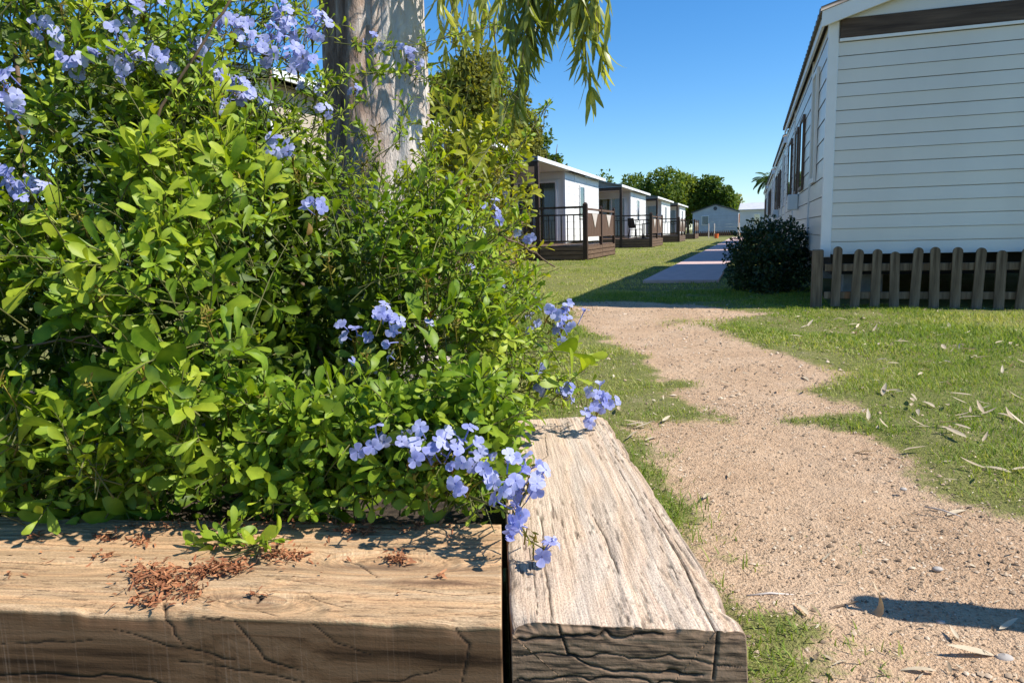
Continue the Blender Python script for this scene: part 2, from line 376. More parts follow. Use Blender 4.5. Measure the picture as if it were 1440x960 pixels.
def tubes(P0, P1, P2, r0, r1, n=4):
    """quadratic curved thin tubes, vectorised"""
    m = len(P0); segs = 5; t = np.linspace(0, 1, segs)[None, :, None]
    C = (1-t)**2*P0[:, None]+2*t*(1-t)*P1[:, None]+t*t*P2[:, None]
    d = norm(np.gradient(C, axis=1)); rf = np.array([.3, .2, .93]); a = norm(np.cross(d, rf)); b = np.cross(d, a)
    r = (r0[:, None]+(r1-r0)[:, None]*t[0, :, 0])[..., None]
    V = np.stack([C+r*(a*math.cos(x)+b*math.sin(x)) for x in np.arange(n)*2*PI/n], 2).reshape(-1, 3)
    base = (np.arange(m)*segs*n)[:, None, None]; i = (np.arange(segs-1)*n)[None, :, None]; k = np.arange(n)[None, None, :]
    q = np.stack([base+i+k, base+i+(k+1) % n, base+i+n+(k+1) % n, base+i+n+k], -1).reshape(-1, 4)
    return V, q, np.full(len(V), .4)
def rand_dirs(n):
    return norm(rng.standard_normal((n, 3)))

# ------------------------------------------------------------------ grass blades
def blades(n, xr, yr, hmin, hmax, wd, name_acc, clip):
    x = rng.uniform(*xr, n); y = rng.uniform(*yr, n)
    px = pix(np.stack([x, y, np.zeros(n)], -1)); ok = (px[:, 0] > -160) & (px[:, 0] < 1700) & clip(x, y)
    x, y = x[ok], y[ok]
    g = grassiness(x, y); dens = fbm(x*2.2, y*2.2, 0, 3, 40)
    ok = rng.random(len(x)) < g**1.5*np.clip(dens*2.6-.45, .28, 1)
    x, y, g, dens = x[ok], y[ok], g[ok], dens[ok]; n = len(x)
    z = gz(x, y)-.004
    a = rng.uniform(0, 2*PI, n); lean = rng.uniform(.15, 1.15, n)
    d = np.stack([np.cos(a)*np.sin(lean), np.sin(a)*np.sin(lean), np.cos(lean)], -1)
    side = np.stack([-np.sin(a), np.cos(a), np.zeros(n)], -1)
    hh = rng.uniform(hmin, hmax, n)*np.clip(.1+1.5*dens, .4, 1.4); w = wd*rng.uniform(.6, 1.3, n)
    P = np.stack([x, y, z], -1)
    bend = np.stack([np.cos(a), np.sin(a), -.25*np.ones(n)], -1)
    m = P+d*(hh*.55)[:, None]; tip = P+d*(hh*.95)[:, None]+bend*(hh*.22)[:, None]
    V = np.stack([P-side*w[:, None], P+side*w[:, None], m-side*(w*.8)[:, None], m+side*(w*.8)[:, None], tip-side*(w*.12)[:, None], tip+side*(w*.12)[:, None]], 1).reshape(-1, 3)
    b = np.arange(n)[:, None]*6
    q = np.concatenate([b+np.array([0, 1, 3, 2]), b+np.array([2, 3, 5, 4])], 1).reshape(-1, 4)
    patch = fbm(x*.7, y*.7, 0, 3, 41); dry = rng.random(n) < np.clip((patch-.42)*2.2+.22, .05, .75)
    h = np.where(dry, rng.uniform(.62, 1, n), rng.uniform(.0, .62, n)+.3*(patch-.5))
    name_acc.add(V, q, np.repeat(h, 6))
HOUSE_CLEAR = None
def no_clip(x, y):
    s = x*RV[0]+y*RV[1]; tr = x*-LV[0]+y*-LV[1]
    o = (O_R[0]*-LV[0]+O_R[1]*-LV[1]); sA = (O_R[0]*RV[0]+O_R[1]*RV[1])
    inside_home = (tr > o+.1) & (s > sA+.1)
    on_path = (tr > P_L-.02) & (tr < P_R+.02) & (s > P_S)
    bed = (x < .35) & (y < 1.75) & (y > .5) & (x < bed_edge(y))
    return ~inside_home & ~on_path & ~bed
def bed_edge(y): return np.interp(y, [.6, .8, 1.6], [.30, .27, .23])
O_R = ground(1153, 431)                        # near corner of the big white home
_p0 = ground(904, 398); _p1 = ground(1010, 398)
P_L = float(_p0@-LV); P_R = P_L+1.12; P_S = float(_p0@RV)
ga = Acc()
blades(150000, (-.4, 4.2), (1.0, 4.2), .02, .05, .0016, ga, no_clip)
blades(240000, (-.8, 8.0), (4.2, 9.5), .022, .052, .0028, ga, no_clip)
blades(90000, (-6, 13), (9.5, 20), .03, .055, .0045, ga, no_clip)
blades(60000, (-6, 28), (20, 45), .03, .06, .011, ga, no_clip)
gr = ga.build('grass', MAT['grass'], smooth=False); tag(gr, kind='stuff')

# ------------------------------------------------------------------ concrete path
def strip(s0, s1, t0, t1, z0, z1):
    c = [RV*s+(-LV)*t for s, t in ((s0, t0), (s0, t1), (s1, t1), (s1, t0))]
    return [(p[0], p[1], z) for z in (z0, z1) for p in c]
pm = MB(); s = P_S
while s < 62:
    e = s+2.4
    pm.add(strip(s, e-.012, P_L, P_R, -.05, .045), [(3, 2, 1, 0), (4, 5, 6, 7), (0, 1, 5, 4), (1, 2, 6, 5), (2, 3, 7, 6), (3, 0, 4, 7)])
    s = e
pt = pm.build('path', MAT['concrete']); tag(pt, kind='structure')
# ------------------------------------------------------------------ planter of old sleepers
ZT = 0.39
def gt(u, v): return ground(u, v, ZT)
def wood_mat(name, c_lo, c_mid, c_hi, side, ringdark, period, rk=1.0):
    t = NT(name)
    cmb = t.new('CombineXYZ')
    for i, k in enumerate(('gs', 'ga', 'gz')): t.L(t.attr(k), cmb.inputs[i])
    P = cmb.outputs[0]; face = t.attr('face'); rad = t.attr('rad'); crack = t.attr('crack')
    fib = t.noise(1, t.mapped((9, 300, 300), P), 4, .6)
    mid = t.noise(1, t.mapped((4, 45, 45), P), 5, .6)
    big = t.noise(1, t.mapped((5, 9, 9), P), 4, .55)
    spk = t.noise(1, t.mapped((260, 420, 420), P), 3, .7)
    rr = t.math('ADD', t.math('MULTIPLY', rad, 2*PI/period), t.math('MULTIPLY', t.noise(1, t.mapped((3, 30, 30), P), 3), 4.0))
    ring = t.math('MULTIPLY_ADD', t.math('SINE', rr), .5, .5)
    ring2 = t.math('MULTIPLY_ADD', t.math('SINE', t.math('MULTIPLY', rr, .37)), .5, .5)
    c = t.ramp(t.math('MULTIPLY_ADD', mid, .65, t.math('MULTIPLY', big, .35)), [(.32, c_lo), (.5, c_mid), (.66, c_hi)])
    c = t.mix(t.math('MULTIPLY', t.math('POWER', ring, 3.0), .34*rk), c, ringdark)
    c = t.mix(t.math('MULTIPLY', t.math('POWER', ring2, 3.0), .32*rk), c, ringdark)
    c = t.mix(.38, c, t.ramp(fib, [(.3, (.10, .07, .05)), (.48, (.5, .45, .4)), (.7, (.85, .8, .75))]), 'OVERLAY')
    c = t.mix(.45, c, t.ramp(spk, [(.34, (.12, .09, .06)), (.5, (.5, .46, .4)), (.7, (.8, .75, .68))]), 'OVERLAY')
    saw = t.noise(1, t.mapped((190, 1.2, 2.5), P), 4, .7)
    band = t.noise(1, t.mapped((1.6, 30, 34), P), 4, .6)
    sc = t.ramp(band, [(.36, (side[0]*.26, side[1]*.22, side[2]*.18)), (.46, (side[0]*.95, side[1]*.88, side[2]*.8)), (.58, tuple(min(.85, x*1.35) for x in side))])
    sc = t.mix(t.ramp(saw, [(.56, (0, 0, 0)), (.74, (.45, .45, .45))]), sc, tuple(min(1, x*1.9+.08) for x in side))
    sc = t.mix(t.ramp(saw, [(.28, (.6, .6, .6)), (.42, (0, 0, 0))]), sc, tuple(x*.35 for x in side))
    endc = t.ramp(t.math('ADD', t.math('MULTIPLY', ring, .06), t.math('MULTIPLY', t.noise(1, t.mapped((1, 12, 210), P), 5, .68, .25), 1.05)), [(.45, tuple(x*.22 for x in side)), (.53, (side[0]*.8, side[1]*.74, side[2]*.66)), (.64, (min(.85, side[0]*1.35), side[1]*1.25, side[2]*1.15))])
    c = t.mix(t.math('MINIMUM', t.math('MAXIMUM', face, 0), 1), c, sc)
    c = t.mix(t.math('MINIMUM', t.math('MAXIMUM', t.math('SUBTRACT', face, 1), 0), 1), c, endc)
    stain = t.attr('stain'); c = t.mix(stain, c, (.085, .045, .03))
    c = t.mix(crack, c, (.018, .012, .008))
    h = t.math('ADD', t.math('MULTIPLY', fib, .6), t.math('ADD', t.math('MULTIPLY', mid, .6), t.math('MULTIPLY', spk, .55)))
    h = t.math('MULTIPLY', h, t.math('MULTIPLY_ADD', t.math('MINIMUM', face, 1.0), -.7, 1.0))
    t.bump(h, .6, .0035)
    return t.fin(c, .82, .2)
def polyd(s, a, line):
    """distance to a polyline and the fraction along it"""
    d = np.full(s.shape, 1e9); fr = np.zeros(s.shape); n = len(line)
    for i in range(n-1):
        (x0, y0), (x1, y1) = line[i], line[i+1]; ex, ey = x1-x0, y1-y0
        t = np.clip(((s-x0)*ex+(a-y0)*ey)/(ex*ex+ey*ey+1e-12), 0, 1)
        q = np.hypot(s-x0-t*ex, a-y0-t*ey); m = q < d
        d = np.where(m, q, d); fr = np.where(m, (i+t)/(n-1), fr)
    return d, fr
def sleeper(name, C, T, m, cracks, sidecracks, capcracks, knots, pith, seed, fine_side, ds, top_da=.0022, stains=()):
    """C = top corners: (s0,a0) (s1,a0) (s1,a1) (s0,a1); swept along s"""
    C = [np.array(c) for c in C]; Ls = np.linalg.norm(C[1]-C[0]); Wa = np.linalg.norm(C[3]-C[0])
    rc = .0055
    sl_ = np.linspace(0, 1, max(2, int(T/(.0017 if fine_side == 0 else .002))))
    prof = [(0, -T*(1-t), 1, -1) for t in sl_ if -T*(1-t) < -rc]
    prof += [(rc-rc*math.cos(q), -rc+rc*math.sin(q), 1-math.sin(q), -math.cos(q)) for q in np.linspace(0, PI/2, 5)]
    prof += [(a, 0, 0, 0) for a in np.arange(rc+top_da, Wa-rc-top_da/2, top_da)]
    prof += [(Wa-rc+rc*math.sin(q), -rc+rc*math.cos(q), math.sin(q), math.sin(q)) for q in np.linspace(0, PI/2, 5)]
    sr = np.linspace(0, 1, max(2, int(T/(.0017 if fine_side == 1 else .002))))
    prof += [(Wa, -T*t, 1, 1) for t in sr if -T*t < -rc]
    prof = np.array(prof)                       # a, z, side-ness, normal a
    n = len(prof); ss = np.arange(0, Ls+ds/2, ds); ns = len(ss)
    S = np.repeat(ss, n); Aa = np.tile(prof[:, 0], ns); Z = np.tile(prof[:, 1], ns); fc = np.tile(prof[:, 2], ns); na = np.tile(prof[:, 3], ns)
    def fields(S, Aa, Z, cap=False):
        warp = (fbm(S*2.2, Aa*6, Z*6, 4, seed)-.5)*.055
        stain = np.zeros(S.shape)
        for ks, ka, ls, la, amp in knots:
            q = np.exp(-((S-ks)/ls)**2-((Aa-ka)/la)**2*np.where(Z < -.02, .4, 1)); warp = warp+amp*q
        for ks, ka, ls, la, amp in stains:
            q = np.exp(-((S-ks)/ls)**2-((Aa-ka)/la)**2); stain = np.maximum(stain, amp*q*np.clip(fbm(S*14, Aa*60, Z*40, 3, seed+9)*2.6-.55, 0, 1))
        rad = np.hypot(Aa-pith[0], Z-pith[1])+warp
        wa = Aa+warp*(1.0 if knots and len(knots) > 1 else .3)
        return rad, stain, wa
    rad, stain, wa = fields(S, Aa, Z)
    fibre = (vn(S*10, Aa*240, Z*240, seed+1)-.5)*.0007*(1-.8*fc) + ((fbm(S*5, Aa*45, Z*45, 3, seed+2)-.5)*.0016 + (fbm(S*3, Aa*5, Z*5, 2, seed+3)-.5)*.004)*(1-.8*fc)
    rough = np.maximum(0, fbm(S*55+6*fbm(S*9, Aa*25, 0, 2, seed+40), Aa*330, Z*330, 2, seed+4)-.60)*-.008*np.clip(fbm(S*7, Aa*14, 0, 2, seed+41)*3.2-1.1, 0, 1)
    disp = fibre+rough*(fc < .3); crack = np.clip(-rough*420*(fc < .3), 0, .55)
    disp += (np.sin(rad*2*PI/.011))*.0004*(1-.8*fc)
    for line, wd, dp in cracks:
        # wobble
        wx = (fbm(S*30, Aa*30, 0, 2, seed+6)-.5)*.006
        d, fr = polyd(S, Aa+wx*.6, line); ww = wd*(.15+.42*np.sin(np.clip(fr, .02, .98)*PI)**.7)*(.5+fbm(S*45, Aa*90, 0, 2, seed+18))*.7+.0003
        g = np.clip(1.25-d/ww*.8, 0, 1)*(Z > -rc*1.6); disp -= .16*dp*g; crack = np.maximum(crack, np.clip(g*1.35-.15, 0, 1))
    for line, wd, dp in sidecracks:              # in (s, z) on the fine side
        sel = (na < -.5) if fine_side == 0 else (na > .5)
        wz = (fbm(S*25, Z*40, 0, 3, seed+7)-.5)*.012
        d, fr = polyd(S, Z+wz, line); ww = wd*(.25+.5*np.sin(np.clip(fr, .02, .98)*PI)**.7)*(.1+1.2*fbm(S*60, Z*60, 0, 2, seed+17))*.5+.0003
        g = np.clip(1.25-d/ww*.8, 0, 1)*sel; disp -= .14*dp*g; crack = np.maximum(crack, np.clip(g*1.35-.15, 0, 1))
    # chipped arrises
    edge = np.exp(-((np.minimum(Aa, Wa-Aa)-Z)/.014)**2)
    chip = np.maximum(0, fbm(S*22, Aa*9, 0, 3, seed+5)-.5)*.022*edge
    dn = disp
    A2 = Aa+na*dn+(Z*.13 if fine_side == 0 else 0) + np.where(Aa < Wa/2, 1, -1)*chip*.6; Z2 = Z+(1-np.abs(na))*dn-chip*.8
    endw = np.exp(-(S/.012)**2)*np.maximum(0, fbm(Aa*60, Z*60, 0, 3, seed+8)-.3)*.012
    S2 = S+endw*np.exp(Z/.012)*1.0+(Z*.13*np.exp(-S/.03) if capcracks is not None else 0)
    Z2 = Z2-endw*.6*(Z > -.012)
    def P(S, Aa, Z):
        u = (S/Ls)[:, None]; v = (Aa/Wa)[:, None]
        p = (1-u)*(1-v)*C[0]+u*(1-v)*C[1]+u*v*C[2]+(1-u)*v*C[3]
        p = p.copy(); p[:, 2] += Z; return p
    V = [P(S2, A2, Z2)]; at_ = dict(gs=[S], ga=[wa], gz=[Z], face=[fc], rad=[rad], crack=[crack], stain=[stain])
    I = np.arange(ns*n).reshape(ns, n)
    Q = [np.stack([I[:-1, :-1], I[1:, :-1], I[1:, 1:], I[:-1, 1:]], -1).reshape(-1, 4)]
    off = ns*n
    # end caps
    for end in (0, 1):
        ring0 = I[0] if end == 0 else I[-1]
        K = 90 if end == 0 and capcracks is not None else 4
        ks = np.linspace(1, 0.02, K+1)[1:]; prev = ring0
        ea, ez = A2[ring0], Z2[ring0]; s0 = S2[ring0]
        for k in ks:
            a = Wa*.5+(ea-Wa*.5)*k; z = -T*.62+(ez+T*.62)*k; sdep = np.zeros(n) if end == 0 else np.full(n, Ls)
            cr = np.zeros(n)
            if end == 0 and capcracks is not None:
                x1 = fbm(a*7+7, (z+.3*(a-Wa*.5)**2*4)*130, 0, 4, seed+11); x2 = fbm(a*60, z*220, 0, 3, seed+12)
                lay = np.maximum(0, .43-x1)*.005+np.maximum(0, .42-x2)*.003
                sdep = sdep+lay+(fbm(a*14, z*22, 0, 3, seed+13)-.5)*.0015; cr = np.clip(lay*420-.3, 0, .65)
                for line, wd, dp in capcracks:
                    wd = wd*.38; dp = dp*.2
                    wz = (fbm(a*60, z*60, 0, 2, seed+14)-.5)*.012
                    d, fr = polyd(a, z+wz, line); g = np.exp(-(d/wd)**2); sdep = sdep+dp*g; cr = np.maximum(cr, g)
                blend = min(1, (1-k)*14); sdep = (sdep+z*.13)*blend+s0*(1-blend)
            r_, st_, wa_ = fields(sdep, a, z)
            V.append(P(sdep, a, z)); at_['gs'].append(sdep); at_['ga'].append(wa_); at_['gz'].append(z); at_['face'].append(np.full(n, 2.0)); at_['rad'].append(r_); at_['crack'].append(cr); at_['stain'].append(st_*.3)
            cur = off+np.arange(n); off += n
            q = np.stack([prev[:-1], prev[1:], cur[1:], cur[:-1]], -1); Q.append(q if end == 0 else q[:, ::-1]); prev = cur
        q = np.stack([prev[:n//2-1], prev[1:n//2], prev[::-1][1:n//2], prev[::-1][:n//2-1]], -1); Q.append(q)
    return npmesh(name, np.concatenate(V), np.concatenate(Q), m, attrs={k: np.concatenate(v) for k, v in at_.items()}, smooth=True)
def local(C, pts, z=ZT):
    """pixels on the top plane -> (s, a) of the sleeper"""
    C = [np.array(c)[:2] for c in C]; Ls = np.linalg.norm(C[1]-C[0]); Wa = np.linalg.norm(C[3]-C[0]); out = []
    for u, v in pts:
        q = ground(u, v, z)[:2]; p = np.array([.5, .5])
        for _ in range(20):
            a, b = p; f = (1-a)*(1-b)*C[0]+a*(1-b)*C[1]+a*b*C[2]+(1-a)*b*C[3]-q
            J = np.stack([(1-b)*(C[1]-C[0])+b*(C[2]-C[3]), (1-a)*(C[3]-C[0])+a*(C[2]-C[1])], 1); p = p-np.linalg.solve(J, f)
        out.append((float(p[0]*Ls), float(p[1]*Wa)))
    return out
CR = [gt(718, 874), gt(705, 592), gt(851, 585), gt(1050, 887)]
wr = wood_mat('weathered_grey_sleeper', (.39, .32, .25), (.54, .465, .385), (.65, .585, .505), (.22, .155, .105), (.58, .42, .28), .012)
capw = np.linalg.norm(np.array(CR[3])-np.array(CR[0]))
sR = sleeper('timber_sleeper', CR, .185, wr, [
    (local(CR, [(761, 727), (767, 800), (777, 876)]), .0022, .010), (local(CR, [(745, 770), (750, 800), (756, 872)]), .0014, .006),
    (local(CR, [(834, 722), (851, 756), (863, 785), (872, 812)]), .0024, .011), (local(CR, [(913, 714), (947, 768), (972, 814), (988, 852), (1006, 886)]), .003, .014),
    (local(CR, [(928, 765), (945, 796), (957, 822)]), .0013, .005), (local(CR, [(858, 622), (876, 640), (893, 645)]), .0012, .004),
    (local(CR, [(700, 690), (770, 640), (765, 600)]), .0011, .004), (local(CR, [(905, 690), (935, 738), (960, 775)]), .0012, .005), (local(CR, [(870, 660), (895, 700), (910, 730)]), .0012, .004)],
    [], [([(0, -.018), (.07, -.012), (.16, -.006)], .0035, .02), ([(.05, 0), (.06, -.03), (.1, -.048), (.2, -.046)], .0025, .018), ([(.216, 0), (.214, -.02), (.21, -.05)], .003, .02),
         ([(0, -.035), (.1, -.03), (.24, -.036)], .0022, .012), ([(.0, -.062), (.12, -.055), (.25, -.06)], .003, .014)], [(.35, .13, .12, .03, .01)], (.06, -.20), 3, -1, .0019, .0016)
tag(sR, 'grey weathered timber sleeper running away from the camera beside the dirt path', 'timber', 'sleepers of the planter')
CL = [gt(-300, 845), gt(706, 880), gt(706, 736), gt(-300, 722)]
_n = norm(np.array(CL[3])-np.array(CL[0])); _e = norm(np.array(CL[1])-np.array(CL[0]))
def front_sz(pts):
    out = []
    nrm = np.array([-_e[1], _e[0], 0])
    for u, v in pts:
        d = ray(u, v); tt = ((np.array(CL[0])-CAM)@nrm)/(d@nrm); p = CAM+d*tt; out.append((float((p-np.array(CL[0]))@_e), float(p[2]-ZT)))
    return out
wl = wood_mat('tan_knotty_sleeper', (.21, .125, .065), (.44, .315, .19), (.60, .47, .32), (.13, .075, .04), (.60, .395, .225), .013, 1.9)
k = [local(CL, [p])[0] for p in [(545, 793), (365, 850), (620, 815), (100, 800)]]
sL = sleeper('timber_sleeper', CL, .185, wl, [
    (local(CL, [(-60, 824), (60, 829), (150, 831)]), .0026, .012), (local(CL, [(100, 853), (135, 846)]), .0018, .008), (local(CL, [(231, 845), (233, 862)]), .004, .02),
    (local(CL, [(352, 832), (368, 840), (362, 848)]), .004, .014), (local(CL, [(430, 832), (450, 846), (482, 853)]), .0024, .010), (local(CL, [(478, 786), (505, 793), (532, 812)]), .0022, .009),
    (local(CL, [(272, 838), (330, 850)]), .0016, .006), (local(CL, [(360, 857), (392, 866)]), .0024, .009), (local(CL, [(20, 762), (110, 768)]), .003, .012), (local(CL, [(670, 868), (704, 864)]), .002, .007),
    (local(CL, [(560, 826), (640, 836), (700, 832)]), .0014, .005), (local(CL, [(0, 790), (90, 795)]), .0014, .005), (local(CL, [(380, 812), (430, 816), (475, 826)]), .0014, .005)],
    [(front_sz([(-80, 946), (60, 941), (150, 942), (240, 958)]), .0035, .018), (front_sz([(0, 905), (60, 900), (130, 897)]), .0016, .007), (front_sz([(160, 884), (215, 902), (270, 912), (330, 926)]), .0022, .010),
     (front_sz([(232, 864), (244, 880), (246, 893), (258, 905)]), .003, .016), (front_sz([(330, 876), (350, 896), (372, 922), (420, 936)]), .0026, .012), (front_sz([(280, 862), (300, 870), (322, 868)]), .0022, .010),
     (front_sz([(440, 876), (470, 900), (520, 916)]), .0016, .007), (front_sz([(490, 956), (560, 952), (620, 940)]), .002, .008), (front_sz([(250, 925), (330, 938), (470, 960)]), .002, .009), (front_sz([(640, 880), (660, 905), (650, 955)]), .003, .012)],
    None, [(k[0][0], k[0][1], .075, .04, .085), (k[1][0], k[1][1], .06, .03, .065), (k[2][0], k[2][1], .08, .03, -.03), (k[3][0], k[3][1], .16, .03, .02)], (.16, -.26), 5, 0, .0022, .0018,
    stains=[(k[0][0]+.03, k[0][1]-.012, .11, .014, .8), (k[2][0], k[2][1]-.012, .10, .010, .8), (k[1][0]-.02, k[1][1]+.02, .05, .012, .6), (k[0][0]-.12, k[0][1]-.03, .08, .008, .6), (k[1][0], k[1][1], .02, .008, .8), (k[0][0]+.02, k[0][1]+.03, .03, .01, .5)])

tag(sL, 'tan knotty timber sleeper with deep cracks and brown debris along the front of the planter', 'timber', 'sleepers of the planter')
# lower course and the far side: plain old sleepers that carry the two above
lw = mixed('old_sleeper', (.14, .09, .055), (.3, .22, .15), 6, .85, (3, 14, 14), .5, .004)
def plain(C, z0, z1, label):
    b = MB(); top = [(c[0], c[1], z1) for c in C]; bot = [(c[0], c[1], z0) for c in C]
    b.add(bot+top, [(0, 1, 2, 3), (7, 6, 5, 4), (0, 4, 5, 1), (1, 5, 6, 2), (2, 6, 7, 3), (3, 7, 4, 0)])
    return tag(b.build('timber_sleeper', lw), label, 'timber', 'sleepers of the planter')
plain(CR, -.03, ZT-.188, 'lower timber sleeper under the grey sleeper beside the dirt path')
plain(CL, -.03, ZT-.188, 'lower timber sleeper under the tan sleeper at the front of the planter')
# soil
def soil():
    x = np.linspace(-2.4, .0, 80); y = np.linspace(.9, 3.6, 90); X, Y = np.meshgrid(x, y)
    xr = np.interp(Y, [.9, CR[1][1], CR[1][1]+.05, 3.6], [-.012, -.02, -.05, -.1]); X = -2.4+(X+2.4)/2.4*(xr+2.4)
    Z = .33+(fbm(X*4, Y*4, 0, 4, 61)-.5)*.09-np.clip(Y-2.2, 0, 2)*.2
    Z[-1] = -.05
    I = np.arange(X.size).reshape(X.shape); q = np.stack([I[:-1, :-1], I[:-1, 1:], I[1:, 1:], I[1:, :-1]], -1).reshape(-1, 4)
    return tag(npmesh('planter_soil', np.stack([X, Y, Z], -1).reshape(-1, 3), q, MAT['soil'], smooth=True), kind='structure')
soil()
# dry brown debris lying on the tan sleeper
MAT['debrisleaf'] = foliage_mat('brown_debris_flake', (.09, .03, .014), (.29, .105, .048), (.52, .25, .12), .1, .75, .15, (1, .8, .6))
da = Acc()
for u, v, ru, rv, n in [(222, 815, 42, 17, 330), (262, 832, 30, 12, 90), (205, 848, 28, 7, 60), (300, 805, 30, 9, 170), (335, 800, 22, 8, 70), (395, 783, 26, 9, 130), (350, 765, 40, 9, 70), (405, 733, 30, 6, 70), (500, 748, 26, 9, 90), (562, 789, 20, 6, 70),
                        (615, 812, 8, 4, 10), (150, 757, 14, 6, 40), (195, 762, 20, 8, 50), (145, 784, 12, 4, 20), (50, 758, 12, 5, 20), (15, 807, 8, 3, 5), (360, 838, 18, 5, 14), (300, 740, 120, 8, 120), (560, 742, 60, 6, 60), (430, 790, 200, 40, 25), (100, 800, 100, 40, 20)]:
    P = []
    for _ in range(n):
        p = gt(u+rng.normal()*ru*.6, v+rng.normal()*rv*.6); p[2] = ZT+.002+abs(rng.normal())*.004*(1 if n > 60 else .4); P.append(p)
    P = np.array(P); a = rng.uniform(0, 2*PI, n); ax = np.stack([np.cos(a), np.sin(a), rng.normal(0, .25, n)], -1)
    nn = norm(np.stack([rng.normal(0, .5, n), rng.normal(0, .5, n), np.ones(n)], -1))
    da.add(*leaves(P, ax, nn, rng.uniform(.004, .015, n), rng.uniform(.0018, .0042, n), rng.uniform(0, 1, n), 'lance', .35, rng.uniform(-.6, .6, n)))
tag(da.build('dry_debris', MAT['debrisleaf'], smooth=False), kind='stuff')

# ------------------------------------------------------------------ litter, grit and single fallen leaves
def seen_ground(n, xr, yr):
    x = rng.uniform(*xr, n); y = rng.uniform(*yr, n); p = pix(np.stack([x, y, np.zeros(n)], -1))
    ok = (p[:, 0] > -60) & (p[:, 0] < 1560) & no_clip(x, y); return x[ok], y[ok]
gacc = Acc()
for n, xr, yr, s0, s1 in [(42000, (.2, 2.4), (1.0, 3.2), .0012, .0044), (16000, (.2, 4), (3.0, 8), .003, .008)]:
    x, y = seen_ground(n, xr, yr); g = grassiness(x, y); ok = rng.random(len(x)) < (1-g*.9)*np.clip(fbm(x*3, y*3, 0, 3, 77)*2-.3, .1, 1); x, y = x[ok], y[ok]; m = len(x)
    s = rng.uniform(s0, s1, m)*rng.choice([.7, 1, 1.7], m, p=[.6, .32, .08]); base = np.array([[1, 0, 0], [0, 1, 0], [-1, 0, 0], [0, -1, 0], [0, 0, .8], [0, 0, -.6]])
    V = base[None]*s[:, None, None]*(1+.35*rng.standard_normal((m, 6, 1))); ca, sa = np.cos(rng.uniform(0, 6.3, m)), np.sin(rng.uniform(0, 6.3, m))
    V = V+np.stack([x, y, gz(x, y)+s*.3], -1)[:, None]
    b = np.arange(m)[:, None]*6; tri = np.concatenate([b+np.array(t) for t in [[0, 1, 4, 4], [1, 2, 4, 4], [2, 3, 4, 4], [3, 0, 4, 4]]], 1).reshape(-1, 4)
    gacc.add(V.reshape(-1, 3), tri, np.repeat(rng.uniform(0, 1, m)**1.3, 6))
V = np.concatenate(gacc.V); Q3 = np.concatenate(gacc.Q)[:, :3]
tag(npmesh('gravel', V, None, MAT['gravel'], F3=Q3, attrs={'hue': np.clip(np.concatenate(gacc.h), 0, 1)}), kind='stuff')
la = Acc()
for n, xr, yr, s0, s1 in [(2600, (.2, 2.6), (1.0, 3.4), .006, .03), (9500, (-.4, 7), (3.0, 9.5), .012, .055)]:
    x, y = seen_ground(n, xr, yr); g = grassiness(x, y); ok = rng.random(len(x)) < np.clip(fbm(x*1.6, y*1.6, 0, 3, 71)*2.4-.75, .03, .8)*np.where(y > 3, .35+.5*g, .8); x, y = x[ok], y[ok]; m = len(x)
    a = rng.uniform(0, 2*PI, m); ax = np.stack([np.cos(a), np.sin(a), rng.normal(.05, .22, m)], -1); nn = norm(np.stack([rng.normal(0, .4, m), rng.normal(0, .4, m), np.ones(m)], -1))
    Ln = rng.uniform(s0, s1, m)
    la.add(*leaves(np.stack([x, y, gz(x, y)+.006], -1), ax, nn, Ln, Ln*rng.uniform(.08, .3, m), rng.uniform(0, 1, m), 'lance', .2, rng.uniform(-.5, .8, m)))
tag(la.build('leaf_litter', MAT['litter']), kind='stuff')
# single fallen gum leaves: a handful of shapes, copied
protos = []
for i in range(7):
    L_ = rng.uniform(.075, .13); n1 = np.array([[0, 0, 0.0]])
    V, q, h = leaves(n1-np.array([[L_/2, 0, 0]]), np.array([[1, 0, .12]]), np.array([[0, .15*rng.normal(), 1.0]]), np.array([L_]), np.array([L_*rng.uniform(.12, .2)]), np.array([rng.uniform(.3, .9)]), 'gum', rng.uniform(.1, .5), rng.uniform(-.3, .35))
    me = npmesh('fallen_leaf', V, q, MAT['dryleaf'], attrs={'hue': np.clip(h, 0, 1)}, smooth=True); protos.append(me.data); bpy.data.objects.remove(me)
spots = []
for u0, u1, v0, v1, n in [(1150, 1440, 455, 520, 42), (1240, 1440, 520, 610, 34), (1080, 1250, 430, 480, 22), (1180, 1440, 590, 640, 12), (860, 1060, 405, 440, 16), (1000, 1140, 480, 560, 9), (870, 960, 580, 625, 8), (1330, 1440, 650, 720, 6), (1060, 1420, 850, 955, 5), (940, 1200, 650, 800, 3)]:
    for _ in range(n): spots.append((rng.uniform(u0, u1), rng.uniform(v0, v1)))
for u, v in spots:
    p = ground(u, v); o = bpy.data.objects.new('fallen_leaf', protos[rng.integers(7)]); COL.objects.link(o)
    g = float(grassiness(np.array([p[0]]), np.array([p[1]]))[0])
    o.location = (p[0], p[1], float(gz(np.array([p[0]]), np.array([p[1]]))[0])+.006+.009*g); o.rotation_euler = (rng.normal()*.12, rng.normal()*.12, rng.uniform(0, 6.28)); sc = rng.uniform(.4, .8) if p[1] < 2.5 else rng.uniform(.5, 1.05); o.scale = (sc, sc, sc)
    if g > .5: tag(o, 'pale dry gum leaf fallen on the mown grass', 'leaf', 'fallen leaves on the grass')
    else: tag(o, 'pale dry gum leaf fallen on the bare dirt', 'leaf', 'fallen leaves on the dirt')
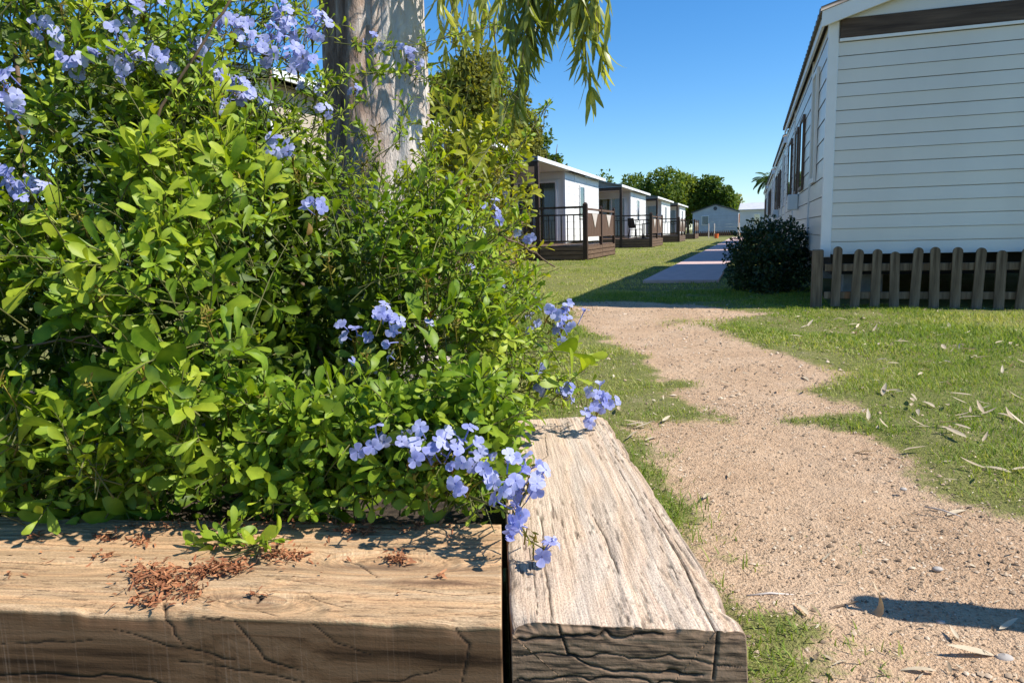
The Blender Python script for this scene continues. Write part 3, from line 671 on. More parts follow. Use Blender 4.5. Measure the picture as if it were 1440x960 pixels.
# the curled strip of bark at the tip of the post's shadow, a straw, pebbles
def ribbon(name, pts, w, m, label, cat, wdir=(0, 1, 0)):
    pts = [np.array(p, float) for p in pts]; V = []; wd = np.array(wdir, float)
    for i, p in enumerate(pts):
        k = w*(.5+.5*math.sin(PI*min(1, max(.12, i/(len(pts)-1)*.9+.08)))); V += [p-wd*k/2, p+wd*k/2+np.array([0, 0, .001*i])]
    q = [(2*i, 2*i+1, 2*i+3, 2*i+2) for i in range(len(pts)-1)]
    return tag(npmesh(name, np.array(V), q, m, attrs={'hue': np.full(len(V), .55)}, smooth=True), label, cat)
p = ground(1232, 866); th = np.linspace(-2.2, .9, 12)
ribbon('bark_curl', [(p[0]+.028*math.cos(t)-.02, p[1]+.01*math.sin(t*2), .034+.032*math.sin(t)) for t in th], .022, MAT['dryleaf'], 'pale curled strip of bark at the tip of the post shadow', 'bark')
for (u0, v0, u1, v1, lab) in [(1050, 837, 1118, 836, 'straight yellowish straw lying on bare dirt beside the grey sleeper'), (1145, 868, 1205, 845, 'thin brown twig pointing up to the curled bark'), (1300, 712, 1352, 726, 'pale split bark strip lying near the grass edge')]:
    a, b = ground(u0, v0, .008), ground(u1, v1, .01); tb = MB(); tb.tube([a, (a+b)/2+np.array([0, .004, .003]), b], [.0022, .0026, .0016], 6); o = tb.build('twig', MAT['brownstem'] if 'brown' in lab else MAT['straw'] if 'straw' in MAT else MAT['lightwood'], smooth=True); tag(o, lab, 'twig')
for (u, v, s, lab) in [(1318, 803, .010, 'smooth pale pebble on the dirt above the post shadow'), (1412, 930, .013, 'pale oval pebble in the bottom corner of the dirt'), (1270, 690, .009, 'small mauve pebble at the edge of the grass'), (1208, 905, .008, 'small buff pebble among the dry stalks'), (1322, 878, .008, 'tiny grey pebble under the post shadow')]:
    p = ground(u, v); uu, vv = np.meshgrid(np.linspace(0, 2*PI, 15)[:-1], np.linspace(.05, PI-.05, 9)); D = np.stack([np.cos(uu)*np.sin(vv), np.sin(uu)*np.sin(vv), np.cos(vv)], -1).reshape(-1, 3)
    D = D*np.array([1.25, .85, .6])*s*(1+.14*(fbm(D[:, 0]*2+u, D[:, 1]*2, D[:, 2]*2, 2)-.5))[:, None]+np.array([p[0], p[1], s*.4+.002])
    I = np.arange(9*14).reshape(9, 14); q = np.stack([I[:-1], np.roll(I, -1, 1)[:-1], np.roll(I, -1, 1)[1:], I[1:]], -1).reshape(-1, 4)
    tag(npmesh('pebble', D, q, MAT['stone'], F3=[(0, i, i+1) for i in range(1, 13)], smooth=True), lab, 'pebble')
# the round post out of frame whose shadow falls across the dirt
p = ground(1226, 853); L_ = 0.93; sh = np.array([SUNV.x, SUNV.y])/math.hypot(SUNV.x, SUNV.y)
post = MB(); hgt = .93; dist = hgt/math.tan(SUN_EL); c = p[:2]+sh*dist
post.tube([(c[0], c[1], -.05), (c[0], c[1], .5), (c[0], c[1], hgt-.012), (c[0], c[1], hgt)], [.052, .052, .052, .046], 20)
tag(post.build('wooden_post', MAT['picket'], smooth=True), 'round wooden post standing right of the dirt path', 'post')
# ------------------------------------------------------------------ flowering shrub
LOBES = [((-.63, 1.46, .60), (.60, .48, .33), 1.0), ((-1.30, 1.50, .66), (.5, .48, .40), .5), ((-1.01, 1.56, 1.10), (.57, .50, .44), 1.0), ((-1.55, 1.85, 1.2), (.5, .5, .5), .4),
         ((-.385, 1.74, .64), (.375, .42, .285), 1.0), ((-.60, 1.62, .86), (.33, .42, .30), .8), ((-.72, 1.68, 1.02), (.24, .36, .30), .8)]
LC = np.array([l[0] for l in LOBES]); LR = np.array([l[1] for l in LOBES])
def inside(P, k=1.0):
    return (((P[:, None]-LC)/LR/k)**2).sum(-1).min(1) < 1
def shrub_hit(u, v, default=1.4):
    d = ray(u, v); best = None
    for c, r in zip(LC, LR):
        o = (CAM-c)/r; q = d/r; a = q@q; b = o@q; cc = o@o-1; D = b*b-a*cc
        if D > 0:
            t = (-b-math.sqrt(D))/a
            if t > .2 and (best is None or t < best): best = t
    return best or default
LOWOK = [False]
def wood_free(P):                              # keep foliage out of the sleepers and above the soil
    front = np.interp(P[:, 0], [-2, 0], [CL[3][1]-.03, CL[2][1]-.03])
    low = P[:, 2] < ZT+.03
    if LOWOK[0]: return (P[:, 2] > ZT+.012) | ((P[:, 1] > front+.03) & (P[:, 0] < -.02))
    return ~((P[:, 1] < front) & (P[:, 2] < ZT+.09)) & ~((P[:, 0] > -.03) & (P[:, 2] < ZT+.06)) & (P[:, 2] > .30) & ~(low & (P[:, 1] < front+.02))
def shoots(B, D, Ls, nl, size, acc, stems, hue0, tipy=.35):
    """B base points, D directions, Ls shoot lengths: leaves in a spiral along each shoot"""
    m = len(B); droop = np.array([0, 0, -1.0])
    T1 = B+D*(Ls*.5)[:, None]; T2 = B+norm(D+.18*droop+.15*rng.standard_normal((m, 3)))*Ls[:, None]
    V = tubes(B-D*.03, T1, T2, np.full(m, .0013), np.full(m, .0007)); stems.add(*V)
    K = nl; t = np.linspace(.08, 1, K)[None, :]*np.ones((m, 1))+rng.normal(0, .03, (m, K)); t = np.clip(t, 0, 1)
    P = (1-t)[..., None]**2*B[:, None]+2*(t*(1-t))[..., None]*T1[:, None]+(t**2)[..., None]*T2[:, None]
    d = norm(T2-B); rf = np.array([.21, .33, .92]); a = norm(np.cross(d, rf)); b = np.cross(d, a)
    ph = rng.uniform(0, 6.28, (m, 1))+np.arange(K)[None, :]*2.4+rng.normal(0, .25, (m, K))
    rad = a[:, None]*np.cos(ph)[..., None]+b[:, None]*np.sin(ph)[..., None]
    op = (1.25-.85*t+rng.normal(0, .18, (m, K)))[..., None]
    ax = norm(d[:, None]*np.cos(op)+rad*np.sin(op)+np.array([0, 0, .12]))
    nr = norm(d[:, None]*np.sin(op)-rad*np.cos(op)+.25*rng.standard_normal((m, K, 3))+np.array([.12, -.1, .35]))
    ln = size[:, None]*(.55+.6*np.sin(np.clip(t*2.6+.35, 0, PI)))*rng.uniform(.7, 1.2, (m, K))
    hu = hue0[:, None]+tipy*(t-.45)+rng.normal(0, .07, (m, K))
    keep = (rng.random((m, K)) < .93).ravel()
    f = lambda z: z.reshape(-1, *z.shape[2:])[keep]
    Pf = f(P); ok = wood_free(Pf+f(ax)*.03)
    N = int(ok.sum())
    acc.add(*leaves(Pf[ok], f(ax)[ok], f(nr)[ok], f(ln)[ok], f(ln)[ok]*rng.uniform(.24, .43, N), f(hu)[ok], 'obovate', rng.uniform(.08, .4, N), rng.normal(.35, .28, N)))
shrub = empty('flowering_shrub', (-.7, 1.5, .36), 0, 'dense green shrub with pale blue flower clusters growing in the timber planter', 'shrub')
def local_parent(o, root):                       # geometry was written in world space: keep it there
    o.parent = root; o.matrix_parent_inverse = Matrix.Translation(root.location).inverted(); return o
lf = Acc(); stm = Acc()
B = []; Dn = []
for (c, r, wgt) in LOBES:
    c = np.array(c); r = np.array(r); n = int(3700*wgt*(r[0]*r[1]+r[1]*r[2]+r[0]*r[2])/.55)
    q = rand_dirs(n); k = rng.uniform(.74, 1.03, n)**.7; p = c+q*r*k[:, None]; nn = norm(q/r)
    tocam = norm(CAM-p); face = (nn*tocam).sum(1)
    keep = (rng.random(n) < np.where(face > -.1, 1, .35))
    oth = ((((p[:, None]-LC)/LR)**2).sum(-1) < .62).any(1)
    keep &= ~oth | (rng.random(n) < .12)
    B.append(p[keep]); Dn.append(nn[keep])
B = np.concatenate(B); Dn = np.concatenate(Dn)
lump = fbm(B[:, 0]*5.5, B[:, 1]*5.5, B[:, 2]*5.5, 3, 90)
keep = rng.random(len(B)) < np.clip(lump*6.0-2.35, .04, 1); B, Dn, lump = B[keep], Dn[keep], lump[keep]
B = B+Dn*((lump-.52)*.46)[:, None]
keep = wood_free(B); B, Dn, lump = B[keep], Dn[keep], lump[keep]
D = norm(Dn*.75+np.array([.10, -.05, .55])+.55*rng.standard_normal(B.shape))
n = len(B)
size = np.clip(rng.lognormal(math.log(.0265), .40, n), .010, .058)*np.where(B[:, 1] > 1.5, .74, 1.0)*np.where(B[:, 2] > .95, .82, 1)*np.where((B[:, 2] < .68) & (B[:, 0] < -.3), 1.25, 1)
hue = np.clip(.42+1.0*(lump-.50)+.25*(B[:, 2]-.7)+rng.normal(0, .18, n), .05, .9)
shoots(B, D, rng.uniform(.05, .13, n), 9, size, lf, stm, hue)
print('shoots', n)
# inner filler leaves, near-black green that paints shade into the shrub's gaps
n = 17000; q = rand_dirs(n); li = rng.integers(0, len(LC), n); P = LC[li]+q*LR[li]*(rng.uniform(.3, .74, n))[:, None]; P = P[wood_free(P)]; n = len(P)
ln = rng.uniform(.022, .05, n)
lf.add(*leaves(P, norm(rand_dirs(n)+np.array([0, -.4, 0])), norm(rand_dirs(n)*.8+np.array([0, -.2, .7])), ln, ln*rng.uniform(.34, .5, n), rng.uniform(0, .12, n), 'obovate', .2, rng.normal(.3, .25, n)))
# skirt of big clear leaves along the sleeper
LOWOK[0] = True
n = 560; x = -1.25+1.24*rng.uniform(0, 1, n)**.75; y = np.interp(x, [-2, 0], [CL[3][1], CL[2][1]])+rng.uniform(-.03, .07, n); z = ZT+rng.uniform(.012, .17, n); P = np.stack([x, y, z], -1)
DD = norm(np.stack([rng.normal(.1, .5, n), rng.normal(-.55, .4, n), rng.uniform(-.1, 1, n)], -1))
shoots(P+np.array([0, .03, .02]), DD, rng.uniform(.03, .08, n), 8, rng.uniform(.02, .044, n), lf, stm, rng.uniform(.35, .6, n))

n = 260; x = rng.uniform(-.36, -.02, n); P = np.stack([x, 1.0+rng.uniform(-.02, .12, n), ZT+rng.uniform(.0, .16, n)], -1)
shoots(P, norm(np.stack([rng.normal(.1, .5, n), rng.normal(-.45, .4, n), rng.uniform(.1, 1, n)], -1)), rng.uniform(.03, .08, n), 8, rng.uniform(.018, .036, n), lf, stm, rng.uniform(.2, .6, n))
sprig_tips = []
def sprig(pts, size, nleaf, acc, stems, hue, r=.0016, side=0.0):
    """a long arching shoot through world points, with leaf tufts along it"""
    pts = np.array(pts); k = len(pts); tt = np.linspace(0, 1, k); t = np.linspace(0, 1, 26)
    C = np.stack([np.interp(t, tt, pts[:, i]) for i in range(3)], -1)
    for _ in range(3): C[1:-1] = (C[:-2]+2*C[1:-1]+C[2:])/4
    b = MB(); b.tube(C, list(np.linspace(r, r*.5, len(C))), 5, False)
    V = np.array(b.v); stems.add(V, np.array(b.f), np.full(len(V), .4))
    i = rng.integers(4, 26, nleaf); P = C[i]; d = norm(np.gradient(C, axis=0))[i]
    D = norm(d*.5+.75*rand_dirs(nleaf)+np.array([0, 0, .35]))
    shoots(P, D, rng.uniform(.015, .05, nleaf), 5, size*rng.uniform(.6, 1.15, nleaf), acc, stems, hue+rng.normal(0, .12, nleaf), .25)
    return C[-1]
def S(*uvd): return [at(*p) for p in uvd]
for pts, sz, nl, hu in [
    (S((430, 200, 1.75), (480, 105, 1.85), (560, 100, 1.9), (625, 120, 1.95)), .030, 34, .62), (S((470, 60, 1.9), (540, 70, 1.9), (600, 60, 1.95), (700, 35, 2.0)), .026, 30, .68),
    (S((420, 190, 1.7), (470, 165, 1.75), (525, 132, 1.78)), .022, 14, .6), (S((540, 260, 1.75), (520, 215, 1.75), (505, 175, 1.78)), .024, 18, .6), (S((500, 240, 1.7), (560, 200, 1.72), (570, 150, 1.75)), .022, 14, .55),
    (S((620, 300, 1.75), (600, 230, 1.75), (610, 180, 1.8)), .028, 22, .6), (S((650, 330, 1.7), (690, 270, 1.75), (735, 200, 1.8), (765, 155, 1.85)), .026, 26, .62), (S((660, 250, 1.8), (700, 190, 1.9), (720, 130, 1.95), (706, 92, 2.0)), .022, 18, .55),
    (S((640, 360, 1.6), (700, 330, 1.62), (745, 300, 1.65)), .026, 20, .6), (S((650, 420, 1.55), (710, 410, 1.55), (760, 430, 1.57)), .026, 18, .62), (S((640, 520, 1.4), (720, 520, 1.42), (790, 540, 1.45)), .030, 22, .68), (S((600, 480, 1.45), (680, 470, 1.45), (730, 490, 1.48)), .026, 20, .6),
    (S((560, 700, 1.03), (640, 690, 1.0), (700, 715, .97)), .028, 16, .55), (S((430, 650, 1.08), (520, 680, 1.02), (600, 690, 1.0)), .034, 22, .55), (S((700, 560, 1.5), (770, 540, 1.5), (838, 560, 1.5)), .016, 9, .5),
    (S((180, 330, 1.25), (200, 230, 1.2), (225, 190, 1.18)), .035, 12, .6), (S((250, 60, 1.25), (290, 30, 1.22), (330, -30, 1.2)), .034, 14, .6), (S((90, 120, 1.2), (110, 70, 1.15), (110, 20, 1.13)), .042, 12, .78), (S((400, 330, 1.6), (430, 250, 1.6), (445, 160, 1.62)), .028, 26, .6), (S((370, 300, 1.6), (410, 220, 1.6), (420, 130, 1.62)), .028, 24, .55), (S((430, 320, 1.6), (465, 260, 1.62), (475, 190, 1.65)), .026, 20, .6), (S((400, 280, 1.65), (440, 210, 1.68), (465, 140, 1.7)), .026, 22, .55), (S((30, 230, 1.15), (50, 190, 1.12), (70, 130, 1.12)), .034, 12, .7), (S((160, 700, 1.02), (120, 640, .98), (90, 610, .97)), .045, 12, .65), (S((240, 640, 1.02), (260, 590, .98), (255, 540, .97)), .046, 14, .68), (S((20, 640, 1.02), (30, 610, .99), (20, 560, .98)), .046, 12, .6), (S((330, 560, 1.05), (280, 560, 1.0), (270, 620, .98)), .044, 10, .6), (S((60, 320, 1.12), (80, 360, 1.08), (60, 400, 1.06)), .044, 10, .6), (S((560, 360, 1.5), (590, 320, 1.48), (600, 280, 1.48)), .026, 14, .6),
    (S((380, 200, 1.55), (440, 150, 1.6), (462, 90, 1.62)), .028, 22, .6), (S((300, 780, .98), (345, 770, .95), (370, 765, .93)), .030, 10, .62), (S((330, 720, 1.02), (320, 750, .98), (318, 772, .95)), .030, 10, .55)]:
    sprig_tips.append(sprig(pts, sz, nl, lf, stm, hu))
local_parent(lf.build('foliage', MAT['leaf']), shrub)
wd_ = Acc(); i_ = rng.integers(0, len(B), 260); Pw = B[i_]+Dn[i_]*rng.uniform(-.02, .05, (260, 1)); lw_ = rng.uniform(.015, .04, 260); wd_.add(*leaves(Pw, norm(rand_dirs(260)+np.array([0, -.2, -.6])), rand_dirs(260), lw_, lw_*rng.uniform(.2, .42, 260), rng.uniform(0, .6, 260), 'obovate', rng.uniform(.2, .7, 260), rng.normal(.6, .5, 260)))
local_parent(wd_.build('withered_foliage', MAT['withered']), shrub)
i_ = rng.integers(0, len(B), 150); P0 = B[i_]-Dn[i_]*.10; P2 = B[i_]+Dn[i_]*rng.uniform(.0, .05, (150, 1))+rng.normal(0, .05, (150, 3)); stm.add(*tubes(P0, (P0+P2)/2+rng.normal(0, .015, (150, 3)), P2, rng.uniform(.0012, .0022, 150), np.full(150, .0006), 4))
# main woody stems
ws = MB()
for pts, r in [(S((205, 800, 1.45), (212, 430, 1.22), (196, 290, 1.16), (225, 150, 1.14), (285, 60, 1.13), (330, -10, 1.13)), .0028), (S((470, 800, 1.5), (450, 500, 1.5), (400, 300, 1.6), (380, 100, 1.7)), .006), (S((60, 760, 1.5), (90, 500, 1.45), (40, 300, 1.4), (20, 60, 1.4)), .006),
               (S((360, 558, 1.06), (390, 556, 1.04), (440, 541, 1.02)), .0022), (S((330, 720, 1.4), (300, 560, 1.4), (330, 380, 1.5)), .005), (S((600, 780, 1.6), (590, 560, 1.6), (620, 380, 1.7), (650, 250, 1.8)), .005), (S((95, 480, 1.08), (130, 470, 1.05), (152, 495, 1.03)), .0016), (S((20, 490, 1.1), (90, 477, 1.08), (160, 490, 1.08)), .0016), (S((700, 330, 1.75), (735, 345, 1.8), (780, 375, 1.85)), .0028)]:
    pts = [Vector(p) for p in pts]; fine = []
    for i in range(len(pts)-1):
        for j in range(5): fine.append(pts[i].lerp(pts[i+1], j/5)+Vector(rng.normal(0, r*.5, 3)))
    fine.append(pts[-1]); ws.tube(fine, list(np.linspace(r*1.15, r*.7, len(fine))), 8)
local_parent(ws.build('woody_stem', MAT['brownstem'], smooth=True), shrub)
local_parent(stm.build('twig', MAT['stem']), shrub)

def flower_cluster(c, dirn, n, spread, root, size=1.0, openness=1.0, calyx=True):
    c = np.array(c); dirn = norm(np.array(dirn, float))
    pa = Acc(); ca = Acc()
    ax = norm(dirn*.75*openness+rand_dirs(n)*1.0+np.array([0, -.15, .2])); Lt = rng.uniform(.6, 1.15, n)*spread
    base = c+rng.normal(0, .35*spread, (n, 3))*np.array([1, 1, .8]); tip = base+ax*Lt[:, None]
    tip2 = tip
    pa.add(*tubes(base, base+ax*(Lt*.5)[:, None]+rng.normal(0, .002, (n, 3)), tip2, np.full(n, .0009), np.full(n, .0012), 5)[:2], np.full(n*25, .12))
    fax = norm(ax+.25*rng.standard_normal((n, 3))+np.array([.05, -.25, .1]))
    a = norm(np.cross(fax, np.array([.2, .3, .9]))); b = np.cross(fax, a)
    ph = rng.uniform(0, 6.28, n)
    fh = rng.uniform(.25, .85, n)
    wilt = rng.random(n) < .12
    for k in range(5):
        an = ph+k*2*PI/5+rng.normal(0, .08, n); rad = a*np.cos(an)[:, None]+b*np.sin(an)[:, None]
        tilt = np.where(wilt, rng.uniform(.9, 1.3, n), rng.normal(.12, .16, n))[:, None]
        L_ = rng.uniform(.0085, .0135, n)*size
        V, q, h = leaves(tip2+rad*.0012, rad*np.cos(tilt)+fax*np.sin(tilt), fax*np.cos(tilt)-rad*np.sin(tilt), L_, L_*rng.uniform(.80, .95, n), fh+rng.normal(0, .06, n), 'petal', rng.uniform(-.1, .2, n), rng.normal(.2, .22, n))
        pa.add(V, q, h)
    o = local_parent(pa.build('flower_cluster', MAT['petal']), root)
    m = max(8, n*2); cd_ = norm(rand_dirs(m)+dirn*.4); cb = c+rng.normal(0, .3*spread, (m, 3))
    ca.add(*leaves(cb, cd_, rand_dirs(m), rng.uniform(.008, .014, m), np.full(m, .0026), rng.uniform(0, 1, m), 'lance', .3, rng.normal(0, .2, m)))
    k = min(n, 12); back = c-dirn*spread*1.6+np.array([0, .02, -.02]); ca.add(*tubes(np.repeat(back[None], k, 0), np.repeat(c[None]-dirn*.01, k, 0), base[:k], np.full(k, .0011), np.full(k, .0007)))
    cal = ca.build('calyx', MAT['calyx']); cal.parent = o; cal.matrix_parent_inverse = Matrix.Identity(4)
    return o
def seed_head(c, n, root, size=.013, dirn=(0, -.3, 1)):
    ca = Acc(); c = np.array(c); d = norm(rand_dirs(n)+np.array(dirn)*.7); st = c+np.outer(rng.uniform(-.012, .012, n), norm(np.array(dirn, float)))+rng.normal(0, .003, (n, 3))
    ca.add(*leaves(st, d, rand_dirs(n), rng.uniform(.6, 1.15, n)*size, np.full(n, .0026)*size/.013, rng.uniform(0, 1, n), 'lance', .3, rng.normal(.1, .2, n)))
    ca.add(*tubes(c[None]-np.array([[0, -.02, .035]]), c[None]-np.array([[0, -.004, .012]]), c[None], np.array([.0012]), np.array([.001])))
    return local_parent(ca.build('seed_head', MAT['calyx']), root)
# u, v, florets, spread, offset towards the camera (or distance when d given)
FL = [(330, 45, 16, .030, .02, None), (375, 70, 20, .032, .03, None), (420, 85, 16, .030, .02, None), (400, 35, 16, .030, .0, None), (300, 110, 14, .028, .02, None), (330, 130, 12, .026, .03, None), (280, 75, 12, .028, .01, None), (305, 150, 7, .02, .02, None), (440, 45, 12, .028, .0, None),
      (160, 72, 12, .028, .02, None), (185, 90, 9, .026, .02, None), (110, 88, 10, .026, .0, None), (230, 95, 14, .028, .01, None), (200, 15, 8, .026, .0, None), (60, 40, 7, .026, .0, None),
      (12, 125, 12, .028, .03, None), (8, 160, 8, .026, .03, None), (22, 270, 14, .028, .05, None), (40, 278, 7, .024, .05, None),
      (350, 145, 9, .026, .0, None), (385, 212, 6, .022, .0, None), (412, 218, 4, .02, .0, None), (455, 155, 7, .024, .0, 1.62), (430, 130, 5, .022, .0, 1.6), (445, 295, 5, .022, .0, None),
      (573, 78, 10, .026, .0, 1.9), (530, 62, 6, .026, .0, 1.9), (497, 128, 2, .014, 0, 1.78), (690, 300, 8, .028, 0, 1.66), (672, 330, 6, .026, 0, 1.64), (655, 318, 4, .024, 0, 1.66), (740, 332, 2, .016, 0, 1.65),
      (553, 470, 8, .030, 0, 1.2), (500, 475, 4, .026, 0, 1.22), (535, 440, 3, .022, 0, 1.22), (494, 519, 1, .012, 0, 1.2), (556, 510, 1, .012, 0, 1.24), (597, 463, 1, .012, 0, 1.3),
      (795, 448, 11, .034, 0, 1.48), (788, 470, 7, .028, 0, 1.48), (770, 440, 4, .026, 0, 1.5), (665, 385, 6, .024, 0, 1.6), (695, 420, 7, .026, 0, 1.56), (752, 455, 3, .018, 0, 1.6), (700, 525, 4, .02, 0, 1.5), (752, 520, 3, .02, 0, 1.48),
      (795, 556, 11, .026, 0, 1.44), (765, 545, 5, .022, 0, 1.45), (838, 553, 6, .022, 0, 1.46), (855, 565, 4, .018, 0, 1.46), (828, 590, 4, .016, 0, 1.44), (842, 575, 6, .016, 0, 1.45),
      (545, 612, 4, .030, 0, .98), (520, 632, 2, .02, 0, .95), (590, 622, 6, .032, 0, .97), (612, 645, 8, .030, 0, .95), (640, 650, 9, .030, 0, .94), (655, 640, 5, .026, 0, .95), (660, 680, 3, .022, 0, .93),
      (715, 672, 6, .028, 0, .93), (735, 688, 9, .032, 0, .92), (748, 665, 5, .026, 0, .93), (725, 720, 8, .028, 0, .90), (742, 745, 3, .018, 0, .89), (766, 775, 2, .014, 0, .875)]
FC = []
for u, v, n_, sp, off, d in FL:
    n_ = 3 if n_ == 2 else n_; dd = (d if d else shrub_hit(u, v)-off); c = at(u, v, dd)
    n_ = n_ if n_ < 5 else max(4, int(n_*(.82 if v < 300 and u < 460 else .8)))
    FC.append(flower_cluster(c, norm(CAM-c)+np.array([.2, 0, .35]), n_, sp, shrub, 1.0 if dd > 1.1 else .95))
for u, v, n_, off, d in [(290, 448, 34, .05, None), (140, 415, 20, .05, None), (462, 372, 24, .03, None), (30, 705, 30, .04, None), (35, 680, 16, .04, None), (210, 690, 20, .05, None), (460, 690, 24, .04, None), (100, 625, 18, .03, None), (345, 628, 12, .03, None), (205, 525, 14, .05, None), (5, 540, 14, .05, None), (128, 545, 12, .05, None),
                         (560, 300, 20, .03, None), (300, 270, 22, .03, None), (335, 255, 20, .03, None), (420, 250, 22, .03, None), (40, 80, 20, .03, None), (85, 15, 26, .03, None), (405, 95, 26, .05, None), (310, 65, 22, .06, None), (530, 185, 20, 0, 1.75), (598, 75, 24, 0, 1.9), (640, 60, 26, 0, 1.98), (500, 60, 20, 0, 1.9), (510, 230, 22, 0, 1.7), (650, 270, 24, 0, 1.7), (700, 300, 26, 0, 1.68), (740, 300, 22, 0, 1.68), (765, 160, 14, 0, 1.85),
                         (700, 290, 20, 0, 1.66), (600, 400, 20, .03, None), (560, 480, 16, 0, 1.21), (515, 500, 14, 0, 1.2), (580, 665, 18, 0, .97), (600, 690, 12, 0, .95), (775, 460, 18, 0, 1.49), (745, 425, 14, 0, 1.56), (640, 455, 18, .03, None), (750, 765, 16, 0, .885), (670, 560, 16, .03, None), (480, 600, 14, .04, None), (370, 560, 12, .04, None), (115, 310, 22, .05, None), (700, 245, 22, 0, 1.75), (720, 205, 20, 0, 1.8)]:
    dd = (d if d else shrub_hit(u, v)-off); seed_head(at(u, v, dd), n_, shrub, .013 if dd < 1.3 else .016)
# the stalk that carries the drooping flowers past the corner of the sleeper
tb = MB(); tb.tube(S((640, 690, .99), (700, 712, .95), (728, 730, .92), (745, 760, .9), (766, 772, .88)), [.0016, .0015, .0013, .0011, .0009], 6); tb.tube(S((722, 735, .92), (735, 700, .91), (750, 672, .92)), [.0012, .001, .0008], 6)
local_parent(tb.build('flower_stalk', MAT['stem'], smooth=True), shrub)
# green bud on the tall stem
uu, vv = np.meshgrid(np.linspace(0, 2*PI, 13)[:-1], np.linspace(.05, PI-.05, 8)); Dd = np.stack([np.cos(uu)*np.sin(vv), np.sin(uu)*np.sin(vv), 1.1*np.cos(vv)], -1).reshape(-1, 3)*.0085+at(221, 200, 1.12)
I = np.arange(96).reshape(8, 12); q = np.stack([I[:-1], np.roll(I, -1, 1)[:-1], np.roll(I, -1, 1)[1:], I[1:]], -1).reshape(-1, 4)
local_parent(npmesh('bud', Dd, q, MAT['leaf'], attrs={'hue': np.full(96, .35)}, smooth=True), shrub)

# ------------------------------------------------------------------ yellow green shrub beside the trunk
sh2 = empty('leafy_shrub', (-.15, 2.5, 0), 0, 'yellow green leafy shrub growing just right of the pale trunk', 'shrub')
a2 = Acc(); s2 = Acc(); c2 = np.array([-.15, 2.5, .80]); r2 = np.array([.18, .24, .42])
n = 380; q = rand_dirs(n); p = c2+q*r2*rng.uniform(.5, 1.0, (n, 1)); nn = norm(q/r2)
shoots(p, norm(nn*.6+np.array([0, 0, .6])+.5*rng.standard_normal((n, 3))), rng.uniform(.06, .15, n), 8, rng.uniform(.03, .06, n), a2, s2, rng.uniform(.25, .7, n))
for pts in [(S((640, 330, 2.4), (640, 220, 2.4), (660, 120, 2.4))), (S((650, 300, 2.5), (690, 200, 2.5), (700, 160, 2.5))), (S((640, 250, 2.5), (630, 150, 2.5), (625, 70, 2.5))), (S((690, 260, 2.3), (715, 225, 2.3), (735, 200, 2.3)))]: sprig(pts, .05, 16, a2, s2, .55)
local_parent(a2.build('foliage', MAT['yleaf']), sh2); local_parent(s2.build('twig', MAT['stem']), sh2)
b = MB()
for i in range(6): b.tube([(-.16+rng.normal()*.03, 2.5+rng.normal()*.03, -.03), (-.16+rng.normal()*.08, 2.5+rng.normal()*.08, .4), (-.16+rng.normal()*.12, 2.5+rng.normal()*.12, .85)], [.008, .006, .003], 6)
local_parent(b.build('woody_stem', MAT['brownstem'], smooth=True), sh2)

# ------------------------------------------------------------------ gum tree
gt_ = empty('gum_tree', (-.56, 3.05, 0), 0, 'gum tree with thick pale flaking trunk and drooping branches behind the shrub', 'tree')
def trunk_mat():
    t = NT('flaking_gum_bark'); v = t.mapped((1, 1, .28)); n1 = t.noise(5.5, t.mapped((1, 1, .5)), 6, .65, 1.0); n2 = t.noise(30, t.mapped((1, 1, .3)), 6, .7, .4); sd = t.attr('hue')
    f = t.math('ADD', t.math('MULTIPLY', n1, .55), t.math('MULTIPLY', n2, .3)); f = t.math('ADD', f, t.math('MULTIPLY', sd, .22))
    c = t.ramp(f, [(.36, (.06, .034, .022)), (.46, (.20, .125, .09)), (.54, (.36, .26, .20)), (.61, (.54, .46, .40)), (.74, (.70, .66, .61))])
    t.bump(t.math('ADD', n2, t.math('MULTIPLY', n1, 2.0)), .8, .02); return t.fin(c, .85, .15)
MAT['bark'] = trunk_mat()
nz, na_ = 200, 110; z = np.linspace(-.05, 4.6, nz); th = np.linspace(0, 2*PI, na_, endpoint=False); T_, Zz = np.meshgrid(th, z)
rr = np.interp(Zz, [0, .4, 1.2, 1.8, 2.6, 4.6], [.30, .235, .205, .20, .215, .13])
rr = rr*(1+.07*np.cos(3*T_+.9+Zz*.25)+.05*np.cos(5*T_+2+Zz*.4))+(fbm(np.cos(T_)*3, np.sin(T_)*3, Zz*1.3, 4, 33)-.5)*.075+(fbm(np.cos(T_)*9, np.sin(T_)*9, Zz*1.0, 3, 34)-.5)*.035
groove = np.exp(-(((T_-4.25+.15*np.sin(Zz*2.2)+PI) % (2*PI)-PI)/.10)**2); rr -= groove*.014
cx = -.56+.02*Zz-.012*Zz**2*.4; cy = 3.05+.03*Zz
hu = np.clip(.5+.5*np.cos(T_+.35), 0, 1)*.9+.1*fbm(np.cos(T_)*2, np.sin(T_)*2, Zz, 3, 35)-groove*.25  # bark painted paler on the sunlit side, darker on the shaded side and groove
V = np.stack([cx+rr*np.cos(T_), cy+rr*np.sin(T_), Zz], -1).reshape(-1, 3); I = np.arange(nz*na_).reshape(nz, na_)
q = np.stack([I[:-1], np.roll(I, -1, 1)[:-1], np.roll(I, -1, 1)[1:], I[1:]], -1).reshape(-1, 4)
local_parent(npmesh('trunk', V, q, MAT['bark'], attrs={'hue': hu.ravel()}, smooth=True), gt_)
